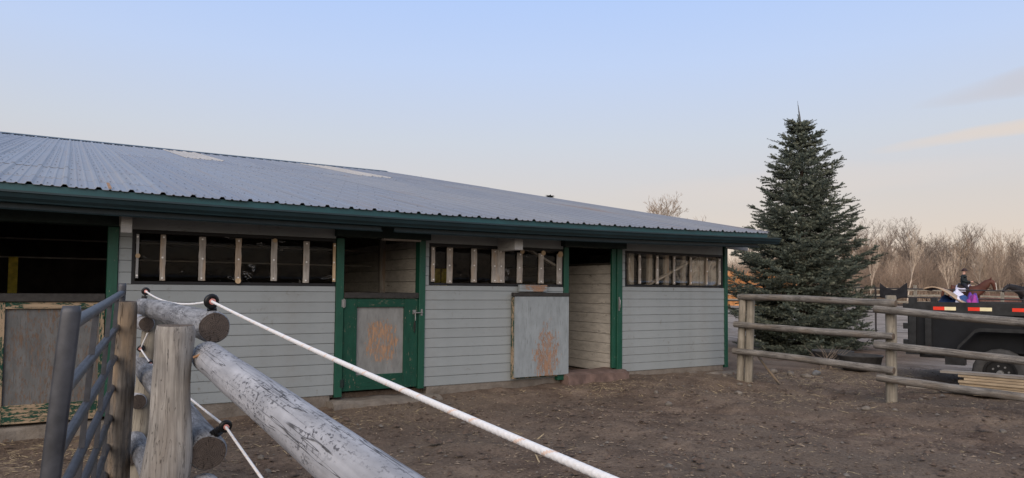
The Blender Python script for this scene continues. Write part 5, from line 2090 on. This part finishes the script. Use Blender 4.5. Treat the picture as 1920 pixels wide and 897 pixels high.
# ------------------------------------------------------------------ lumber by the trailer
ld = Vector((0.20, -0.98, 0)).normalized()
ln2 = Vector((0.98, 0.20, 0))
stk = Vector((11.74, 5.90, gz(11.75, 5.8)))
rl = random.Random(3)
names = ['bottom', 'second', 'third', 'fourth', 'fifth', 'sixth', 'seventh', 'top']
for i in range(8):
    st = rl.uniform(-0.05, 0.12) + 0.05 * (7 - i)
    p = stk + ld * (st - 0.16 * (i == 7)) + ln2 * rl.uniform(-0.02, 0.02) + Vector((0, 0, 0.03 + i * 0.043))
    m = MB(i + 400)
    m.beam(p, p + ld * 3.0, 0.24, 0.036)
    tag(m.build('lumber_board', 'lumber_grey' if i == 7 else 'lumber'), '%s board of the new lumber stack beside the trailer wheel%s' % (names[i], ', counted from the ground' if 0 < i < 7 else ''), 'board', 'stacked lumber')
p = Vector((11.45, 6.42, gz(11.4, 6.3) + 0.10))
m = MB(420)
m.beam(p, p + Vector((0.62, -1.5, 0.02)), 0.10, 0.035)
tag(m.build('lumber_board', 'lumber_grey'), 'single loose grey board lying left of the lumber stack', 'board')
for i, (u, v) in enumerate(((0, 0), (0.35, 0.04))):
    p = Vector((11.62 + u * 0.3, 5.98 - u, gz(11.6, 5.9) + 0.06 + 0.04 * i))
    m = MB(430 + i)
    m.beam(p, p + Vector((0.12, -0.5, 0.0)), 0.07, 0.05)
    tag(m.build('wood_offcut', 'lumber_grey'), ('left' if i == 0 else 'right') + ' one of two short offcuts at the end of the lumber stack', 'offcut')


# ------------------------------------------------------------------ riders and horses
def skin_mesh(name, verts, edges, radii, root=0, sub=2):
    me = bpy.data.meshes.new(name + '_cage')
    me.from_pydata([tuple(v) for v in verts], edges, [])
    o = bpy.data.objects.new(name + '_cage', me)
    COL.objects.link(o)
    sk = o.modifiers.new('skin', 'SKIN')
    sk.use_smooth_shade = True
    for i, r_ in enumerate(radii):
        sv = me.skin_vertices[0].data[i]
        sv.radius = r_ if isinstance(r_, tuple) else (r_, r_)
        sv.use_root = (i == root)
    sb = o.modifiers.new('sub', 'SUBSURF')
    sb.levels = sub
    sb.render_levels = sub
    dg = bpy.context.evaluated_depsgraph_get()
    res = bpy.data.meshes.new_from_object(o.evaluated_get(dg))
    bpy.data.objects.remove(o)
    res.name = name
    return res


def make_horse(label, mat, hmat, loc, heading, group, head, blaze, sc_=1.0):
    # x forward, z up; withers 1.58 m
    V_ = [(-0.62, 0, 1.28), (-0.25, 0, 1.25), (0.15, 0, 1.22), (0.55, 0, 1.27), (0.80, 0, 1.33)]
    Rr = [(0.27, 0.31), (0.27, 0.31), (0.28, 0.33), (0.26, 0.32), (0.19, 0.27)]
    E_ = [(0, 1), (1, 2), (2, 3), (3, 4)]

    def ad(p, r_, to):
        V_.append(p)
        Rr.append(r_)
        E_.append((to, len(V_) - 1))
        return len(V_) - 1
    n1 = 4
    for p, r_ in head:
        n1 = ad(p, r_, n1)
    for sgn, ph in ((1, 0.10), (-1, -0.12)):     # front legs
        a = ad((0.62, 0.15 * sgn, 0.98), (0.11, 0.12), 3)
        a = ad((0.62 + ph * 1.4, 0.15 * sgn, 0.72), 0.075, a)
        a = ad((0.64 + ph * 1.6, 0.15 * sgn, 0.50), 0.058, a)
        a = ad((0.62 + ph * 1.1, 0.15 * sgn, 0.14), 0.040, a)
        a = ad((0.66 + ph * 1.1, 0.15 * sgn, 0.03), 0.058, a)
    for sgn, ph in ((1, -0.10), (-1, 0.12)):     # hind legs
        a = ad((-0.62, 0.16 * sgn, 0.98), (0.16, 0.17), 0)
        a = ad((-0.55 + ph, 0.16 * sgn, 0.76), 0.10, a)
        a = ad((-0.78 + ph, 0.16 * sgn, 0.52), 0.062, a)
        a = ad((-0.74 + ph * 1.2, 0.16 * sgn, 0.15), 0.044, a)
        a = ad((-0.70 + ph * 1.2, 0.16 * sgn, 0.03), 0.060, a)
    me = skin_mesh('body', V_, E_, Rr, 1)
    me.materials.append(MATS[mat])
    t = thing('horse', label, 'horse', loc, group)
    t.rotation_euler = (0, 0, heading)
    t.scale = (sc_,) * 3
    b = bpy.data.objects.new('body', me)
    COL.objects.link(b)
    b.parent = t

    def kid(nm, m_, mt):
        o = m_.build(nm, mt, None, origin=(0, 0, 0))
        o.parent = t
        return o
    m = MB(1)
    m.tube([(-0.86, 0, 1.42), (-0.98, 0, 1.30), (-1.03, 0, 1.0), (-1.0, 0, 0.62)], [0.05, 0.075, 0.085, 0.03], 8)
    kid('tail', m, hmat)
    # mane along the crest
    m = MB(2)
    hp = [Vector(V_[4])] + [Vector(p) for p, r_ in head[:3]]
    m.tube([hp[0] + Vector((-.05, 0, 0.24)), hp[1] + Vector((-.10, 0, 0.16)), hp[2] + Vector((-.09, 0, 0.12)), hp[3] + Vector((-.02, 0, 0.09))], [0.02, 0.045, 0.045, 0.03], 6)
    kid('mane', m, hmat)
    m = MB(3)
    pol = Vector(head[2][0])
    for sgn in (-1, 1):
        m.log(pol + Vector((-0.02, 0.06 * sgn, 0.07)), pol + Vector((0.01, 0.08 * sgn, 0.22)), 0.035, 0.006, n=8, seg=3)
    kid('ears', m, mat)
    if blaze:
        m = MB(4)
        a, c_ = Vector(head[3][0]), Vector(head[-1][0])
        f = (c_ - a).normalized()
        nrm = Vector((f.z * -1, 0, f.x))
        if nrm.x < 0:
            nrm = -nrm
        r_a, r_c = 0.122, 0.10
        for sgn, (y0, y1) in ((0, (-0.05, 0.05)),):
            vs = []
            for s_ in np.linspace(0, 1.02, 7):
                rr = r_a + (r_c - r_a) * s_
                for yy in (y0, 0, y1):
                    vs.append(a + (c_ - a) * s_ + nrm * (rr + 0.008 - abs(yy) * 0.4) + Vector((0, yy, 0)))
            fs = [(i * 3 + j, i * 3 + j + 1, i * 3 + j + 4, i * 3 + j + 3) for i in range(6) for j in range(2)]
            m.add(vs, fs, 0, None, True)
            m.add([v - nrm * 0.03 for v in vs], [q[::-1] for q in fs], 0, None, True)
        kid('blaze', m, 'white_hair')
    # saddle, pad and girth
    m = MB(5)
    m.sheet(lambda u, v: (-0.28 + 0.62 * u, 0.33 * math.sin((v - .5) * 3.3) * 1.08, 1.25 + 0.352 * math.cos((v - .5) * 3.3)), 8, 14, 0.02)
    kid('saddle_pad', m, 'cloth_white' if blaze else 'cloth_black')
    m = MB(6)
    m.sheet(lambda u, v: (-0.20 + 0.50 * u, 0.34 * math.sin((v - .5) * 2.3) * 1.06, 1.27 + 0.355 * math.cos((v - .5) * 2.3) + 0.07 * (2 * u - 1) ** 2), 8, 12, 0.03)
    kid('saddle', m, 'leather')
    m = MB(7)
    hd = [Vector(p) for p, r_ in head]
    rr_h = hd[-1]
    m.tube([(0.52, 0.05, 1.78), ((0.52 + rr_h.x) / 2, 0.11, (1.72 + rr_h.z) / 2), (rr_h.x - 0.06, 0.09, rr_h.z + 0.06)], 0.012, 5)
    m.tube([(0.52, -0.05, 1.78), ((0.52 + rr_h.x) / 2, -0.11, (1.72 + rr_h.z) / 2), (rr_h.x - 0.06, -0.09, rr_h.z + 0.06)], 0.012, 5)
    kid('reins', m, 'leather')
    return t


def make_rider(label, loc, heading, group, hel, pants, turn=0.0, sc_=1.0):
    # seat (pelvis) at z = 0, facing +x
    V_ = [(0, 0, 0.06), (0.0, 0, 0.22), (0.01, 0, 0.40), (0.01, 0, 0.50), (0.02, 0, 0.58), (0.035, 0, 0.66), (0.05, 0, 0.74), (0.04, 0, 0.81)]
    Rr = [(0.19, 0.20), (0.165, 0.19), (0.165, 0.215), (0.125, 0.185), 0.062, (0.085, 0.08), (0.10, 0.085), (0.07, 0.06)]
    E_ = [(i, i + 1) for i in range(7)]

    def ad(p, r_, to):
        V_.append(p)
        Rr.append(r_)
        E_.append((to, len(V_) - 1))
        return len(V_) - 1
    hands, feet = [], []
    for sg in (-1, 1):
        a = ad((0.01, 0.22 * sg, 0.46), 0.085, 3)
        a = ad((0.04, 0.265 * sg, 0.22), 0.070, a)
        a = ad((0.22, 0.18 * sg, 0.15), 0.056, a)
        a = ad((0.37, 0.08 * sg, 0.17), 0.034, a)
        h0 = a
        a = ad((0.43, 0.06 * sg, 0.165), (0.022, 0.040), a)
        for f_, (dx, dz, l_) in enumerate(((0.0, 0.03, 1.0), (0.0, 0.01, 1.08), (0.0, -0.01, 1.0), (0.0, -0.03, 0.85))):
            b_ = ad((0.46, 0.055 * sg, 0.165 + dz), 0.010, a)
            ad((0.455 + 0.01 * l_, 0.03 * sg, 0.165 + dz - 0.01), 0.009, b_)
        b_ = ad((0.435, 0.035 * sg, 0.205), 0.010, a)
        ad((0.46, 0.022 * sg, 0.20), 0.009, b_)
        a = ad((0.14, 0.26 * sg, -0.02), 0.105, 0)
        a = ad((0.33, 0.36 * sg, -0.24), 0.078, a)
        a = ad((0.22, 0.37 * sg, -0.48), 0.060, a)
        a = ad((0.17, 0.36 * sg, -0.66), 0.045, a)
        ad((0.32, 0.37 * sg, -0.69), (0.045, 0.035), a)
    me = skin_mesh('body', V_, E_, Rr, 0)
    for mt in ('jacket', pants, 'skin', 'leather'):
        me.materials.append(MATS[mt])
    idx = []
    for p in me.polygons:
        c = p.center
        if c.z > 0.575:
            i = 2
        elif c.x > 0.375 and c.z > 0.05:
            i = 2
        elif c.z < -0.34:
            i = 3
        elif c.z < 0.02 or (c.z < 0.10 and abs(c.y) > 0.17 and c.x > 0.08 and c.z < 0.06):
            i = 1
        else:
            i = 0
        idx.append(i)
    me.polygons.foreach_set('material_index', idx)
    t = thing('person', label, 'person', loc, group)
    t.rotation_euler = (0, 0, heading)
    t.scale = (sc_,) * 3
    b = bpy.data.objects.new('body', me)
    COL.objects.link(b)
    b.parent = t
    bm = bmesh.new()
    bmesh.ops.create_uvsphere(bm, u_segments=20, v_segments=12, radius=1)
    for v in bm.verts:
        if v.co.z < -0.05:
            v.co.z = -0.05
        v.co = Vector((v.co.x * 0.145, v.co.y * 0.125, v.co.z * 0.15))
        if v.co.z < 0.02 and v.co.x > 0.08:
            v.co.x += 0.05
    mh = bpy.data.meshes.new('helmet')
    bm.to_mesh(mh)
    bm.free()
    mh.polygons.foreach_set('use_smooth', [True] * len(mh.polygons))
    mh.materials.append(MATS[hel])
    h_ = bpy.data.objects.new('helmet', mh)
    COL.objects.link(h_)
    h_.parent = t
    h_.location = (0.045, 0, 0.755)
    m = MB(9)
    c = Vector((0.13, 0, 0.715))
    m.log(c + Vector((-0.02, 0, 0.035)), c + Vector((0.028, 0, -0.02)), 0.010, 0.020, n=8, seg=3)
    nz_ = m.build('nose', 'skin', None, origin=(0, 0, 0))
    nz_.parent = t
    m = MB(10)
    for sg in (-1, 1):
        m.disc((0.125, 0.033 * sg, 0.745), (1, 0, 0), 0.011, 0.012, 8)
    m.box(0.118, 0.132, -0.025, 0.025, 0.665, 0.673)
    ey = m.build('eyes', 'leather', None, origin=(0, 0, 0))
    ey.parent = t
    return t


HEAD1 = [((0.98, 0, 1.52), (0.17, 0.27)), ((1.14, 0.02, 1.70), (0.13, 0.21)), ((1.30, 0.05, 1.80), (0.11, 0.15)), ((1.40, 0.08, 1.70), (0.11, 0.135)), ((1.44, 0.12, 1.50), (0.085, 0.10)), ((1.44, 0.16, 1.28), (0.068, 0.078))]
HEAD2 = [((1.05, 0, 1.42), (0.16, 0.25)), ((1.32, 0, 1.52), (0.12, 0.20)), ((1.56, 0, 1.55), (0.10, 0.15)), ((1.70, 0, 1.48), (0.10, 0.115)), ((1.84, 0, 1.34), (0.08, 0.09)), ((1.94, 0, 1.22), (0.064, 0.07))]
az_r = math.atan2(ry, rx)              # picture's right, in plan
hx, hy = plan(24.75, 39.2)
hz = gz(hx, hy)
make_horse('chestnut horse with a white blaze ridden toward the right', 'horse_bay', 'horse_bay', (hx, hy, hz), az_r - 0.85, 'ridden horses', HEAD1, True)
rq = Matrix.Rotation(az_r - 0.85, 3, 'Z') @ Vector((0.02, 0, 1.60))
make_rider('rider in black jacket and dark cap on the chestnut horse', (hx + rq.x, hy + rq.y, hz + rq.z), az_r - 0.85, 'riders', 'helmet_brown', 'breeches_dark')
hx, hy = plan(30.2, 41.5)
hz = gz(hx, hy)
make_horse('black horse stretching its neck left at the picture edge', 'horse_black', 'horse_black', (hx, hy, hz), az_r + math.pi + 0.15, 'ridden horses', HEAD2, False)
rq = Matrix.Rotation(az_r + math.pi + 0.15, 3, 'Z') @ Vector((0.02, 0, 1.60))
make_rider('rider in white helmet and pale breeches on the black horse', (hx + rq.x, hy + rq.y, hz + rq.z), az_r + math.pi + 0.15, 'riders', 'helmet_white', 'breeches_pale')
